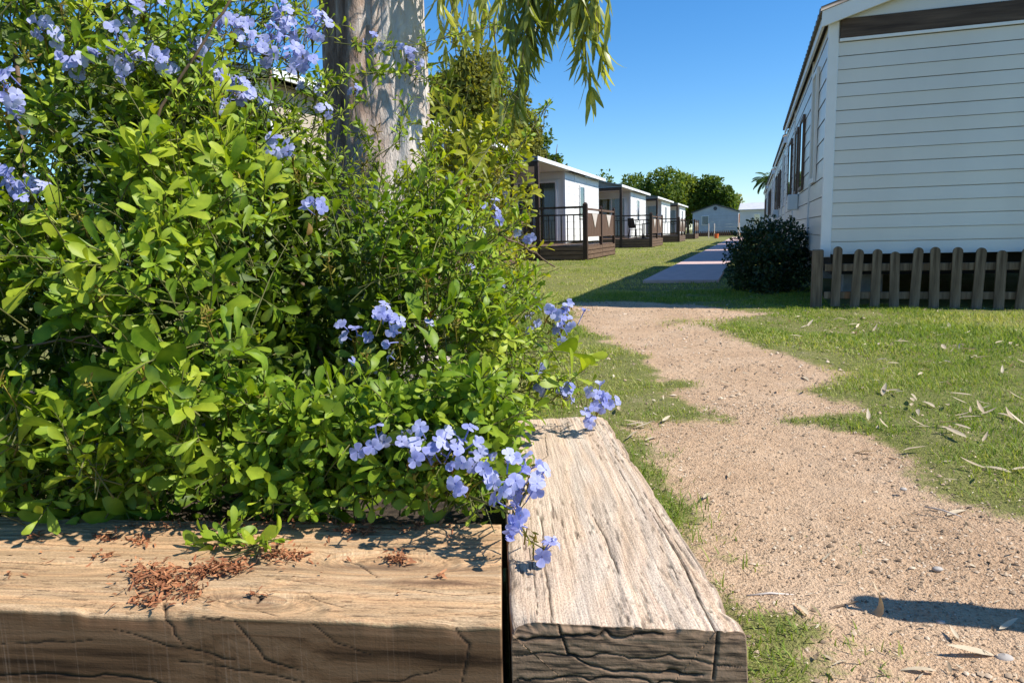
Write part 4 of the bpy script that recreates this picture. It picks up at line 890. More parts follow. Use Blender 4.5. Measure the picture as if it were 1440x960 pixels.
limbs = [[(-.5, 3.1, 2.5), (-.25, 2.9, 2.75), (.1, 2.6, 2.62), (.42, 2.45, 2.30)], [(-.5, 3.1, 2.9), (-.1, 3.1, 3.1), (.3, 3.0, 2.7)], [(-.5, 3.1, 3.4), (-1.2, 3.2, 3.9), (-2.0, 3.4, 3.8)], [(-.45, 3.1, 4.2), (-.8, 3.6, 5), (-.6, 4.0, 5.6)], [(-.6, 3.1, 2.7), (-1.2, 3.2, 3.0), (-2.0, 3.1, 2.7)], [(-.45, 3.1, 4.3), (-.3, 2.9, 4.9), (-.5, 2.4, 5.2)]]
for pts in limbs:
    b = MB(); P_ = [Vector(p) for p in pts]; fine = [P_[0]+(P_[1]-P_[0])*0]
    for i in range(len(P_)-1):
        for j in range(1, 7): fine.append(P_[i].lerp(P_[i+1], j/6)+Vector(rng.normal(0, .012, 3)))
    b.tube(fine, list(np.linspace(.075, .014, len(fine))), 8)
    o = b.build('limb', MAT['bark'], smooth=True); local_parent(o, gt_)
HG = {}
def strand(tip, length, sz, hue, dense=1.0):
    hang, hst = HG.setdefault(0 if tip[0] < -.4 else 1 if tip[0] < -.12 else 2 if tip[0] < .21 else 3, (Acc(), Acc()))
    tip = np.array(tip); top = tip+np.array([rng.normal(0, .06), rng.normal(0, .06), length]); midp = (tip+top)/2+rng.normal(0, .03, 3)
    hst.add(*tubes(top[None], midp[None], tip[None], np.array([.0026]), np.array([.0008])))
    n = int(length/.013*dense); t = np.sort(rng.uniform(0, 1, n))**.85; P = ((1-t)**2)[:, None]*top+(2*t*(1-t))[:, None]*midp+(t**2)[:, None]*tip
    a = rng.uniform(0, 6.28, n); sp = rng.uniform(.1, .6, n); ax = np.stack([np.cos(a)*np.sin(sp), np.sin(a)*np.sin(sp), -np.cos(sp)], -1); P = P+ax*np.array([1, 1, .2])*.012
    ln = sz*rng.uniform(.65, 1.2, n)
    hang.add(*leaves(P, ax, rand_dirs(n), ln, ln*rng.uniform(.12, .19, n), np.clip(hue+rng.normal(0, .18, n), 0, 1), 'gum', rng.uniform(.05, .35, n), rng.normal(.15, .3, n)))
for u, v, d, L_, hu in [(722, 165, 2.4, .75, .3), (730, 140, 2.45, .7, .25), (716, 120, 2.4, .7, .3), (738, 100, 2.4, .6, .2), (748, 80, 2.45, .6, .15), (756, 70, 2.5, .6, .2), (766, 55, 2.45, .5, .2), (775, 45, 2.5, .5, .2), (786, 40, 2.45, .5, .25), (742, 60, 2.5, .6, .1), (752, 40, 2.45, .5, .1), (728, 60, 2.4, .6, .3), (762, 30, 2.5, .5, .15), (797, 10, 2.45, .5, .3), (720, 200, 2.42, .35, .5), (712, 45, 2.5, .5, .3), (735, 30, 2.5, .5, .1), (772, 10, 2.45, .5, .2),
                        (828, 128, 2.35, .7, .5), (820, 100, 2.35, .7, .55), (836, 85, 2.35, .6, .55), (812, 60, 2.4, .6, .45), (842, 60, 2.3, .5, .6), (826, 60, 2.35, .6, .6), (806, 30, 2.4, .5, .45), (838, 20, 2.35, .5, .7), (818, 20, 2.35, .5, .5), (843, 92, 2.33, .3, .6), (830, 30, 2.3, .5, .6),
                        (688, 30, 2.7, .6, .75), (694, 42, 2.7, .6, .7), (682, 15, 2.7, .5, .7), (645, 40, 2.8, .7, .75), (636, 60, 2.8, .7, .8), (628, 80, 2.75, .7, .85), (650, 20, 2.8, .6, .7), (640, 10, 2.8, .6, .7), (625, 45, 2.75, .7, .8), (618, 30, 2.75, .6, .8), (656, 45, 2.85, .6, .6), (670, 42, 2.8, .25, .6),
                        (20, 10, 3.2, .5, .2), (50, 20, 3.2, .5, .2), (75, 0, 3.3, .5, .2), (100, 40, 3.3, .4, .3), (-30, 40, 3.2, .6, .2), (-80, 20, 3.2, .6, .2), (130, 0, 3.3, .4, .3), (430, 0, 3.3, .3, .3), (460, 20, 3.3, .3, .4)]:
    strand(at(u, v, d), L_, .105, hu+.12, .55 if u < 700 else .75 if u > 800 else .85)
for u, v in [(690, -10), (672, 10), (655, -5)]:
    p = at(u, v, 2.75); HG[1][1].add(*tubes(p[None]+np.array([[0, 0, .5]]), p[None]+np.array([[.02, 0, .2]]), at(u-25, v+40, 2.75)[None], np.array([.004]), np.array([.001])))
for k_ in sorted(HG):
    hf = local_parent(HG[k_][0].build('hanging_foliage', MAT['gum']), gt_); HG[k_][1].build('hanging_twig', MAT['brownstem']).parent = hf
cr = Acc()
for c, r, n in [((-1.3, 3.4, 4.3), (1.5, 1.1, .8), 2600), ((-.7, 3.6, 5.6), (1.1, 1.0, .8), 2200), ((-2.2, 3.3, 3.6), (.8, .7, .6), 1100), ((-.5, 2.6, 5.2), (.7, .7, .6), 900)]:
    qd = rand_dirs(n); P = np.array(c)+qd*np.array(r)*rng.uniform(.5, 1, (n, 1)); cl = fbm(P[:, 0]*2.5, P[:, 1]*2.5, P[:, 2]*2.5, 2, 55) > .45; P = P[cl]; m = len(P)
    ax = norm(rand_dirs(m)*.6+np.array([0, 0, -1])); ln = rng.uniform(.12, .2, m); cr.add(*leaves(P, ax, rand_dirs(m), ln, ln*.2, rng.uniform(0, .8, m), 'gum', .2, rng.normal(.2, .2, m)))
local_parent(cr.build('crown', MAT['gum']), gt_)
# ------------------------------------------------------------------ homes: local x = away from the path axis to the right, y = along the row
def siding(b, x0, x1, y0, y1, z0, z1, out, pitch, alt=None, lip=.009):
    """lap boards on a wall from (x0,y0) to (x1,y1); out = outward unit (x,y)"""
    ox, oy = out; z = z0; k = 0
    while z < z1-1e-4:
        e = min(z+pitch, z1); lp = (alt if (alt and k % 2) else lip)
        gp = min(.007 if lp > .006 else .004, (e-z)*.3); V = [(x0+ox*lp, y0+oy*lp, z), (x1+ox*lp, y1+oy*lp, z), (x1+ox*.003, y1+oy*.003, e-gp), (x0+ox*.003, y0+oy*.003, e-gp), (x0-ox*.02, y0-oy*.02, z), (x1-ox*.02, y1-oy*.02, z), (x1-ox*.02, y1-oy*.02, e-gp), (x0-ox*.02, y0-oy*.02, e-gp)]
        b.add(V, [(0, 1, 2, 3), (4, 5, 1, 0), (3, 2, 6, 7), (0, 3, 7, 4), (1, 5, 6, 2), (5, 4, 7, 6)]); z = e; k += 1
    return b
def shade_laps(o):
    o.data.materials.append(MAT['lap_shade']); mi = np.zeros(len(o.data.polygons), np.int32); mi[1::6] = 1; mi[2::6] = 1; o.data.polygons.foreach_set('material_index', mi); return o  # board undersides and top edges coloured dark as painted shade
def window(root, x0, x1, y0, y1, z0, z1, out, frame='trim', name='window', cur=None, fw=.05, depth=.05, mullion=0):
    """flat window proud of a wall running from (x0,y0) to (x1,y1)"""
    ox, oy = out; d = np.array([x1-x0, y1-y0]); L_ = np.linalg.norm(d); d = d/L_; b = MB()
    def bx(b, s0, s1, za, zb, t0, t1):
        c = [(x0+d[0]*s+ox*t, y0+d[1]*s+oy*t) for s, t in ((s0, t0), (s1, t0), (s1, t1), (s0, t1))]
        b.add([(*p, za) for p in c]+[(*p, zb) for p in c], [(3, 2, 1, 0), (4, 5, 6, 7), (0, 1, 5, 4), (1, 2, 6, 5), (2, 3, 7, 6), (3, 0, 4, 7)])
    bx(b, 0, L_, z0, z0+fw, .0, depth); bx(b, 0, L_, z1-fw, z1, .0, depth); bx(b, 0, fw, z0+fw, z1-fw, 0, depth); bx(b, L_-fw, L_, z0+fw, z1-fw, 0, depth)
    for k in range(mullion): m_ = L_*(k+1)/(mullion+1); bx(b, m_-fw*.4, m_+fw*.4, z0+fw, z1-fw, .003, depth-.006)
    fr = b.build(name, MAT[frame], root)
    g = MB(); bx(g, fw, L_-fw, z0+fw, z1-fw, depth*.45, depth*.6); g.build('pane', MAT['glass'], fr)
    bk = MB(); bx(bk, fw*.8, L_-fw*.8, z0+fw*.8, z1-fw*.8, .010, .014); bk.build('dark_backing' if cur is None else 'curtain', MAT['interior' if cur is None else cur], fr)  # without a curtain: near-black sheet painting the unlit room behind the glass
    if cur is not None:
        ct = MB(); n = 24
        for k in range(n):
            s0 = fw+(L_*.62-fw)*k/n; s1 = fw+(L_*.62-fw)*(k+1)/n; w0 = .016+.003*(k % 2); bx(ct, s0, s1-.002, z0+fw, z1-fw, w0, w0+.002)
        ct.build('curtain', MAT['yellowcurtain' if name == 'sliding_door' else 'curtain'], fr)
    return fr
def cap_gable(b, x0, x1, xr, ze, zr, y0, y1):
    return b.prism([(x0, ze), (x1, ze), (xr, zr)], y0, y1)
def roof_sheets(root, x0, x1, xr, ze, zr, y0, y1, m, wave=.21, amp=.018):
    """two corrugated slopes"""
    for xa in (x0, x1):
        ny_ = int((y1-y0)/(wave/6)); ys = np.linspace(y0, y1, ny_); xs = np.linspace(xa, xr, 7); X, Y = np.meshgrid(xs, ys)
        Z = ze+(zr-ze)*np.abs(X-xa)/abs(xr-xa)+amp*np.sin(Y*2*PI/wave); V = np.concatenate([np.stack([X, Y, Z+.03], -1).reshape(-1, 3), np.stack([X, Y, Z-.01], -1).reshape(-1, 3)])
        I = np.arange(X.size).reshape(X.shape); q = np.stack([I[:-1, :-1], I[:-1, 1:], I[1:, 1:], I[1:, :-1]], -1).reshape(-1, 4); o = X.size
        e = np.stack([I[:-1, 0], I[1:, 0], I[1:, 0]+o, I[:-1, 0]+o], -1); e2 = np.stack([I[0, :-1], I[0, 1:], I[0, 1:]+o, I[0, :-1]+o], -1)
        npmesh('roof', V, np.concatenate([q, q[:, ::-1]+o, e, e2]), m, root, smooth=False)
def big_home(loc, label, fancy=True, L=8.5, group='white mobile homes along the right of the path'):
    W = 4.0; z0, ze, zr = .52, 2.80, 3.42
    h = empty('mobile_home', loc, -A, label, 'mobile home', group)
    b = MB(); siding(b, .07, W-.07, 0, 0, z0, 2.513, (0, -1), .1245, .006, .010); shade_laps(b.build('end_wall', MAT['shell'], h))
    b = MB(); b.box(.03, W-.03, .02, L-.03, z0, ze-.02); b.build('body', MAT['shell'], h)
    b = MB(); siding(b, 0, 0, .07, L-.07, z0, ze-.06, (-1, 0), .19, None, .010); shade_laps(b.build('side_wall', MAT['shell'], h))
    for x, y in ((0, 0), (W, 0), (0, L), (W, L)):
        b = MB(); sx = -1 if x == 0 else 1; sy = -1 if y == 0 else 1
        b.box(x+sx*.016, x-sx*.075, y+sy*.016, y-sy*.075, z0-.03, ze-.03, .006); b.build('corner_trim', MAT['trim'], h)
    b = MB(); b.box(.085, W-.085, -.028, .02, 2.545, 2.715, .004); b.build('gable_beam', MAT['picketdark'], h)
    b = MB(); b.box(.08, W-.08, -.026, .015, 2.515, 2.542); b.build('beam_trim', MAT['trim'], h)
    b = MB(); zz = 2.72
    while zz < zr-.03:                                            # gable boards above the beam
        k = (zz-ze)/(zr-ze); k = max(k, 0); xa = .1+(W/2-.1)*k; k2 = max((min(zz+.14, zr)-ze)/(zr-ze), 0); xb = .1+(W/2-.1)*min(k2, .98)
        b.add([(xa, -.014, zz), (W-xa, -.014, zz), (W-xb, -.003, zz+.14), (xb, -.003, zz+.14), (xa, .03, zz), (W-xa, .03, zz)], [(0, 1, 2, 3), (0, 4, 5, 1)]); zz += .14
    b.build('gable_wall', MAT['shell'], h)
    b = MB(); cap_gable(b, .04, W-.04, W/2, ze-.04, zr-.03, .022, L-.03); b.build('attic', MAT['shell'], h)
    roof_sheets(h, -.10, W+.10, W/2, ze, zr, -.10, L+.08, MAT['tileroof'])
    for s in (-1, 1):
        b = MB(); xa = -.085 if s < 0 else W+.085
        b.bar((xa, -.07, ze-.075), (W/2-s*.004*-1, -.07, zr-.075), .035, .15, (0, 1, 0)) if False else b.add(
            [(xa, y, z) for y in (-.09, -.055) for z in (ze-.15, ze-.005)]+[(W/2, y, z) for y in (-.09, -.055) for z in (zr-.15, zr-.005)], [(0, 1, 3, 2), (4, 6, 7, 5), (0, 4, 5, 1), (2, 3, 7, 6), (0, 2, 6, 4), (1, 5, 7, 3)])
        b.build('barge_board', MAT['trim'], h)
    b = MB(); b.box(-.07, -.045, -.05, L+.05, ze-.10, ze-.012); b.build('fascia', MAT['trim'], h)
    b = MB(); b.box(.12, W-.12, .35, L-.35, .30, .515); b.build('chassis', MAT['dark_under'], h)
    for y in (1.0, L/2, L-1):
        for x in (.5, W-.5): b = MB(); b.box(x-.2, x+.2, y-.1, y+.1, -.03, .30, .008); b.build('support_block', MAT['block'], h)
    for y0, y1, za, zb, fr in ((.95, 1.5, 1.28, 2.50, 'trim'), (3.0, 3.75, 1.30, 2.30, 'brownframe'), (4.3, 4.9, 1.30, 2.30, 'brownframe'), (6.2, 7.2, 1.30, 2.35, 'brownframe')):
        window(h, -.012, -.012, y1, y0, za, zb, (-1, 0), fr, cur='curtain' if fr == 'trim' else None, depth=.03)
    for y in (1.85, 5.6): b = MB(); b.box(-.022, .0, y, y+.035, z0, ze-.07); b.build('joint_strip', MAT['trim'], h)
    b = MB(); b.box(-.16, -.012, 4.02, 4.2, 1.05, 1.28, .01); b.build('vent_box', MAT['trim'], h)
    b = MB(); siding(b, W, W, L-.07, .07, z0, ze-.06, (1, 0), .19); shade_laps(b.build('side_wall', MAT['shell'], h))
    return h
MAT['tileroof'] = mixed('grey_brown_roof_sheet', (.10, .085, .075), (.17, .15, .135), 4, .6, bump=.2)
MAT['picketdark'] = mixed('dark_weathered_beam', (.045, .028, .02), (.12, .082, .058), 3, .75, (.6, 8, 8), .4, .006)
MAT['brownframe'] = mixed('brown_window_frame', (.10, .06, .04), (.16, .10, .07), 6, .5, bump=.1)
labs = ['large white mobile home with lap siding behind the picket fence', 'second white mobile home from the picket fence on the right row', 'third white mobile home from the picket fence on the right row', 'last white mobile home of the right row']
for i in range(4):
    p = O_R+RV*(i*9.9+.0)-LV*(0.0 if i == 0 else .05); big_home((p[0], p[1], 0), labs[i])

# ------------------------------------------------------------------ picket fence in front of the big home
pf = empty('picket_fence', (O_R-RV*.11)[:2].tolist()+[0], -A, 'low weathered picket fence with rounded tops under the white home', 'fence')
def picket():
    b = MB(); prof = [(-.041, 0), (.041, 0), (.041, .54)]+[(.041*math.cos(t), .54+.041*math.sin(t)) for t in np.linspace(.25, PI-.25, 9)]+[(-.041, .54)]
    return b.prism(prof, -.011, .011)
pm_ = None; x = .12; i = 0
while x < 4.1:
    if pm_ is None: o = picket().build('picket', MAT['picket'], pf); pm_ = o.data
    else: o = bpy.data.objects.new('picket', pm_); COL.objects.link(o); o.parent = pf
    o.location = (x+rng.normal(0, .006), -.025, rng.normal(-.012, .018)); o.rotation_euler = (rng.normal(0, .015), rng.normal(0, .02), 0); x += .172; i += 1
for z in (.09, .36): b = MB(); b.box(.02, 4.12, -.012, .026, z, z+.07, .004); b.build('rail', MAT['picket'], pf)
for x in (-.045, 4.2): b = MB(); b.box(x-.05, x+.05, -.03, .07, -.05, .57, .008); b.build('post', MAT['picket'], pf)

# ------------------------------------------------------------------ left row: homes with a porch, each with a deck of its own
def yy(y, mir, L): return L-y if mir else y
def porch_home(loc, label, mir=False, L=9.7, W=4.0, wall='white'):
    h = empty('mobile_home', loc, -A, label, 'mobile home', 'white mobile homes with porches on the left of the path')
    Y = lambda y: yy(y, mir, L)
    def box(n, m, x0, x1, y0, y1, z0, z1): a, c = sorted((Y(y0), Y(y1))); b = MB(); b.box(x0, x1, a, c, z0, z1); return b.build(n, MAT[m], h)
    sgn = 1 if mir else -1
    z0, ze, zr = .45, 2.90, 3.36
    # path wall, porch wall, recess wall
    b = MB(); siding(b, -.18, -.18, Y(4.05), Y(9.55), z0, ze-.02, (1, 0), .24, None, .010); shade_laps(b.build('path_wall', MAT[wall], h))
    b = MB(); siding(b, -2.2, -.26, Y(4.0), Y(4.0), z0, ze-.02, (0, sgn), .24, None, .008); b.build('porch_wall', MAT['white'], h)
    b = MB(); siding(b, -2.2, -2.2, Y(.15), Y(3.95), z0, ze-.02, (1, 0), .24, None, .008); b.build('recess_wall', MAT['white'], h)
    b = MB(); siding(b, -W+.05, -2.25, Y(.12), Y(.12), z0, ze-.02, (0, sgn), .24, None, .008); b.build('end_wall', MAT['white'], h)
    b = MB(); siding(b, -W+.05, -.22, Y(9.58), Y(9.58), z0, ze-.02, (0, -sgn), .24, None, .008); b.build('end_wall', MAT['white'], h)
    box('body', 'white', -W+.04, -.21, 4.03, 9.55, z0, ze-.01); box('body', 'white', -W+.04, -2.23, .15, 4.03, z0, ze-.01)
    for x, y in ((-.18, 4.0), (-.18, 9.58), (-2.2, .12)):
        a = Y(y); b = MB(); b.box(x-.075, x+.016, min(a-.04, a+.04), max(a-.04, a+.04), z0-.02, ze-.01); b.build('corner_trim', MAT['trim'], h)
    for y in (5.4, 7.4): box('joint_strip', 'trim', -.18, -.162, y, y+.03, z0, ze-.02)
    a, c = (Y(6.05), Y(6.85)); window(h, -.175, -.175, max(a, c), min(a, c), 1.3, 2.5, (1, 0), 'trim', depth=.05)
    # sliding door with curtains, panelled door, kitchen window
    xs = (-1.9, -.45) if not mir else (-.45, -1.9)
    window(h, xs[0], xs[1], Y(4.0)+sgn*.012, Y(4.0)+sgn*.012, z0+.03, 2.55, (0, sgn), 'trim', 'sliding_door', 'curtain', .06, .06, 1)
    a, c = Y(1.4), Y(2.3); b = MB(); b.box(-2.195, -2.15, min(a, c), max(a, c), z0+.02, 2.55, .006); d = b.build('door', MAT['brown'], h)
    b = MB(); q = Y(2.2); b.box(-2.15, -2.10, min(q, q-.02), max(q, q+.02), 1.35, 1.39); b.build('handle', MAT['trim'], d)
    a, c = Y(2.6), Y(3.5); window(h, -2.19, -2.19, max(a, c), min(a, c), .9, 2.2, (1, 0), 'trim', depth=.05)
    # roof
    x0, x1, xr = -W-.06, .06, -W/2; th = .05
    for xa in (x0, x1):
        b = MB(); b.add([(xa, y, z+dz) for y in (-.12, L+.12) for z, dz in ((ze, 0), (ze, th))]+[(xr, y, z+dz) for y in (-.12, L+.12) for z, dz in ((zr, 0), (zr, th))],
                        [(0, 1, 3, 2), (4, 6, 7, 5), (0, 4, 5, 1), (2, 3, 7, 6), (0, 2, 6, 4), (1, 5, 7, 3)]); b.build('roof', MAT['roof'], h)
    b = MB(); b.box(.062, .09, -.13, L+.13, ze-.055, ze+.062, .004); b.build('fascia', MAT['trim'], h)
    b = MB(); b.box(-W-.09, -W-.062, -.13, L+.13, ze-.055, ze+.062, .004); b.build('fascia', MAT['trim'], h)
    box('soffit', 'ceiling', -W+.1, .058, .02, L-.02, ze-.006, ze-.001+.02) if False else box('soffit', 'ceiling', -2.19, .058, .04, 3.99, ze-.045, ze-.012)
    for y, nm in ((.02, 0), (9.68, 1)):
        a = Y(y); b = MB(); cap_gable(b, -W-.02, .02, xr, ze+.002, zr-.015, a-.02, a+.02); b.build('gable_wall', MAT['roof' if nm == 0 else 'white'], h)
    a = Y(.03); b = MB(); b.box(-W+.02, .05, a-.05, a+.05, ze-.20, ze-.05, .004); b.build('porch_beam', MAT['brown'], h)
    for x in (0, -2.1): b = MB(); b.box(x-.06, x+.06, a-.06, a+.06, -.03, ze-.20, .006); b.build('porch_post', MAT['brown'], h)
    box('chassis', 'dark_under', -W+.15, -.35, 4.2, 9.4, .18, .445); box('chassis', 'dark_under', -W+.15, -2.3, .4, 4.2, .18, .445)
    for x in (-.5, -W+.4):
        for y in (4.6, 7, 9.2): box('support_block', 'block', x-.15, x+.15, y-.1, y+.1, -.03, .18)
    return h
def porch_deck(loc, label, mir=False, L=9.7, XO=1.41):
    d = empty('wooden_deck', loc, -A, label, 'deck', 'wooden decks of the left row')
    Y = lambda y: yy(y, mir, L)
    def box(n, m, x0, x1, y0, y1, z0, z1, bev=0): a, c = sorted((Y(y0), Y(y1))); b = MB(); b.box(x0, x1, a, c, z0, z1, bev); return b.build(n, MAT[m], d)
    x = -2.08                                                    # floor boards in one floor part
    b = MB(); a, c = sorted((Y(-.02), Y(3.96)))
    for i in range(24):
        xx = -2.08+i*.145
        if xx < XO-.01: b.box(xx, xx+.138, a if not (xx > .1) else min(Y(0), Y(4.4)), c if not (xx > .1) else max(Y(0), Y(4.4)), .395, .425)
    b.build('floor', MAT['slat'], d)
    for k, (z, hh) in enumerate(((.29, .10), (.165, .105), (.035, .11))):
        XO > 1 and box('skirt_board', 'slat', .07, XO-.05, -.045, -.02, z, z+hh); box('skirt_board', 'slat', -2.05, -.07, -.045, -.02, z, z+hh)
        box('skirt_board', 'slat', XO+.02, XO+.045, .02, 4.38, z, z+hh)
    box('skirt_back', 'dark_under', -2.0, XO-.05, .02, .04, .02, .37); box('skirt_back', 'dark_under', XO-.04, XO-.02, .1, 4.3, .02, .37)
    for x, y, t in ((XO, 0, 1.60), (XO, 2.2, 1.56), (XO, 4.4, 1.56)):
        a = Y(y); b = MB(); w_ = .065 if y == 0 else .045; b.box(x-w_, x+w_, a-w_, a+w_, -.03, t-.03, .006)
        b.add([(x-w_, a-w_, t-.03), (x+w_, a-w_, t-.03), (x+w_, a+w_, t-.03), (x-w_, a+w_, t-.03), (x-w_*.4, a-w_*.4, t+.03), (x+w_*.4, a-w_*.4, t+.03), (x+w_*.4, a+w_*.4, t+.03), (x-w_*.4, a+w_*.4, t+.03)], [(0, 1, 5, 4), (1, 2, 6, 5), (2, 3, 7, 6), (3, 0, 4, 7), (4, 5, 6, 7)]); b.build('post', MAT['brown'], d)
    a = Y(0)
    for z, hh in ((1.47, .06), (1.27, .04), (.52, .05)):
        for xa, xb in (((.06, XO-.06), (-2.04, -.06)) if XO > 1 else ((-2.04, -.06),)): b = MB(); b.box(xa, xb, a-.025, a+.025, z, z+hh); b.build('rail', MAT['brown'], d)
    for xa, xb, n in (((.06, XO-.06, 7), (-2.04, -.06, 10)) if XO > 1 else ((-2.04, -.06, 10),)):
        for i in range(n):
            xx = xa+(xb-xa)*(i+.5)/n; b = MB(); b.box(xx-.014, xx+.014, a-.014, a+.014, .57, 1.27 if i % 7 not in (0, 6) else 1.47); b.build('baluster', MAT['brown'], d)
    for ya, yb in ((.07, 2.15), (2.25, 4.35)):
        box('rail', 'panelwood', XO-.025, XO+.025, ya, yb, 1.42, 1.48)
        n = 9
        b = MB()
        for i in range(n):
            c0, c1 = sorted((Y(ya+(yb-ya)*i/n+.008), Y(ya+(yb-ya)*(i+1)/n-.008))); b.box(XO-.01, XO+.01, c0, c1, .70, 1.34)
        b.build('panel', MAT['panelwood'], d)
        box('rail', 'panelwood', XO-.02, XO+.02, ya, yb, .66, .70)
        b = MB(); ym = ya+(yb-ya)*.55; p = [(Y(ym-.4), 1.33), (Y(ym+.4), 1.33), (Y(ym), .92)]
        b.add([(XO+.013, y, z) for y, z in p]+[(XO+.028, y, z) for y, z in p], [(0, 1, 2), (5, 4, 3), (0, 3, 4, 1), (1, 4, 5, 2), (2, 5, 3, 0)]); b.build('triangle_board', MAT['lightwood'], d)
    return d
P1 = ground(757, 367); P1[2] = 0
t1 = float(P1@-LV); s1 = float(P1@RV)
starts = [s1-11.9, s1, s1+14.0, s1+27.6, s1+41.0]
hl = ['white mobile home mostly hidden behind the trunk and shrub', 'nearest white porch home left of the path with yellow curtains', 'second white porch home left of the path with a black chair', 'third white porch home left of the path', 'farthest white porch home left of the path before the grey home']
dl = ['brown deck half hidden behind the flowering shrub', 'nearest brown slatted deck with pale triangles left of the path', 'second brown slatted deck holding a black chair', 'third brown slatted deck left of the path', 'farthest brown slatted deck left of the path']
for i, s in enumerate(starts):
    p = RV*s+(-LV)*(t1+(.0 if i else .0)); m = i == 0
    porch_home((p[0], p[1], 0), hl[i], m, wall='beige_shade' if m else 'white'); porch_deck((p[0], p[1], 0), dl[i], m, XO=(.0 if m else 1.41))
def row(s, t, z=0): q = RV*s+(-LV)*t; return (q[0], q[1], z)
# hidden home: end screen and the red cloth on its porch
b = MB(); siding(b, -.9, .02, 0, 0, .45, 2.3, (0, -1), .24); o = b.build('screen_wall', MAT['white']); o.location = row(starts[0]+9.62, t1); o.rotation_euler = (0, 0, -A); tag(o, 'narrow white screen wall at the end of the half hidden porch', 'screen')
b = MB(); n = 14
for i in range(n):
    x0 = -1.05+i*.06; yq = .02*math.sin(i*1.3); b.add([(x0, yq, 1.15), (x0+.06, .02*math.sin((i+1)*1.3), 1.15), (x0+.06, .02*math.sin((i+1)*1.3), 1.75), (x0, yq, 1.75), (x0, yq+.01, 1.15), (x0+.06, .02*math.sin((i+1)*1.3)+.01, 1.15), (x0+.06, .02*math.sin((i+1)*1.3)+.01, 1.75), (x0, yq+.01, 1.75)], [(0, 1, 2, 3), (7, 6, 5, 4), (3, 2, 6, 7), (1, 0, 4, 5)])
o = b.build('cloth', MAT['red']); o.location = row(starts[0]+8.0, t1+.2); o.rotation_euler = (0, 0, -A); tag(o, 'red cloth hanging on the porch behind the shrub', 'cloth')
# chairs on the decks
def chair(loc, rz, label):
    c = empty('deck_chair', loc, rz, label, 'chair')
    b = MB(); b.box(-.24, .24, -.22, .24, .42, .45, .008); b.build('seat', MAT['black'], c)
    b = MB(); b.add([(-.24, .20, .50), (.24, .20, .50), (.22, .31, .98), (-.22, .31, .98), (-.24, .23, .50), (.24, .23, .50), (.22, .34, .98), (-.22, .34, .98)], [(0, 1, 2, 3), (7, 6, 5, 4), (0, 4, 5, 1), (1, 5, 6, 2), (2, 6, 7, 3), (3, 7, 4, 0)]); b.build('backrest', MAT['black'], c)
    for sx in (-1, 1):
        for sy in (-1, 1): b = MB(); b.bar((sx*.22, sy*.2, .43), (sx*.26, sy*.26, 0), .03); b.build('leg', MAT['black'], c)
        b = MB(); b.bar((sx*.26, -.2, .63), (sx*.25, .24, .66), .04, .025); b.bar((sx*.26, -.2, .63), (sx*.25, -.2, .43), .025); b.build('armrest', MAT['black'], c)
    return c
chair(row(starts[2]+1.0, t1+.55, .425), -A+2.4, 'black chair on the second deck behind its railing')
chair(row(starts[1]+1.1, t1-.9, .425), -A+2.0, 'dark chair on the nearest deck beside the brown post')
chair(row(starts[4]+1.0, t1+.6, .425), -A+.5, 'dark chair on the farthest deck')
tb = empty('deck_table', row(starts[2]+1.3, t1+1.05, .425), -A, 'small dark table beside the black chair on the second deck', 'table')
b = MB(); b.box(-.22, .22, -.35, .35, .68, .71, .008); b.build('table_top', MAT['black'], tb)
for sx in (-1, 1):
    for sy in (-1, 1): b = MB(); b.bar((sx*.18, sy*.3, .68), (sx*.18, sy*.3, 0), .04); b.build('leg', MAT['black'], tb)

# ------------------------------------------------------------------ far homes that close the view
def gable_home(u0, u1, vb, d, hz, rz_, label, wall, roof, L=7, rise=.22, win=None, turn=0.0, side=False):
    a = at(u0, vb, d); b_ = at(u1, vb, d); Wd = abs(b_[0]-a[0]); h = empty('mobile_home', ((a[0]+b_[0])/2, d, 0), turn, label, 'mobile home'); x0, x1 = -Wd/2, Wd/2
    b = MB()
    if not side:
        siding(b, x0, x1, 0, 0, .35, hz, (0, -1), .3, None, .012); siding(b, x1, x1, 0, L, .35, hz, (1, 0), .3); siding(b, x0, x0, L, 0, .35, hz, (-1, 0), .3); b.build('wall', MAT[wall], h)
        b = MB(); cap_gable(b, x0, x1, 0, hz+.002, hz+rise*Wd, 0, L); b.build('gable_wall', MAT[wall], h)
        for s in (-1, 1):
            b = MB(); xa = s*(Wd/2+.15); b.add([(xa, y, hz-.03+k) for y in (-.15, L+.1) for k in (0, .10)]+[(0, y, hz+rise*Wd+k+.01) for y in (-.15, L+.1) for k in (0, .10)], [(0, 1, 3, 2), (4, 6, 7, 5), (0, 4, 5, 1), (2, 3, 7, 6), (0, 2, 6, 4), (1, 5, 7, 3)]); b.build('roof', MAT[roof], h)
    else:
        siding(b, x0, x1, 0, 0, .35, hz, (0, -1), .3, None, .012); b.box(x0, x1, .021, L, .35, hz-.01); b.build('wall', MAT[wall], h)
        b = MB(); zr = hz+.75; b.add([(x0-.1, -.25, hz), (x1+.1, -.25, hz), (x1+.1, -.25, hz+.08), (x0-.1, -.25, hz+.08), (x0-.1, L/2, zr), (x1+.1, L/2, zr), (x0-.1, L+.25, hz+.04), (x1+.1, L+.25, hz+.04)], [(0, 1, 2, 3), (3, 2, 5, 4), (4, 5, 7, 6), (0, 3, 4, 6), (1, 7, 5, 2), (0, 6, 7, 1)]); b.build('roof', MAT[roof], h)
    for (s0, s1, za, zb) in (win or []): window(h, x0+s0*Wd, x0+s1*Wd, -.013, -.013, za, zb, (0, -1), 'trim', cur='curtain', depth=.05)
    b = MB(); b.box(x0+.1, x1-.1, .3, L-.3, .02, .345); b.build('chassis', MAT['dark_under'], h)
    return h
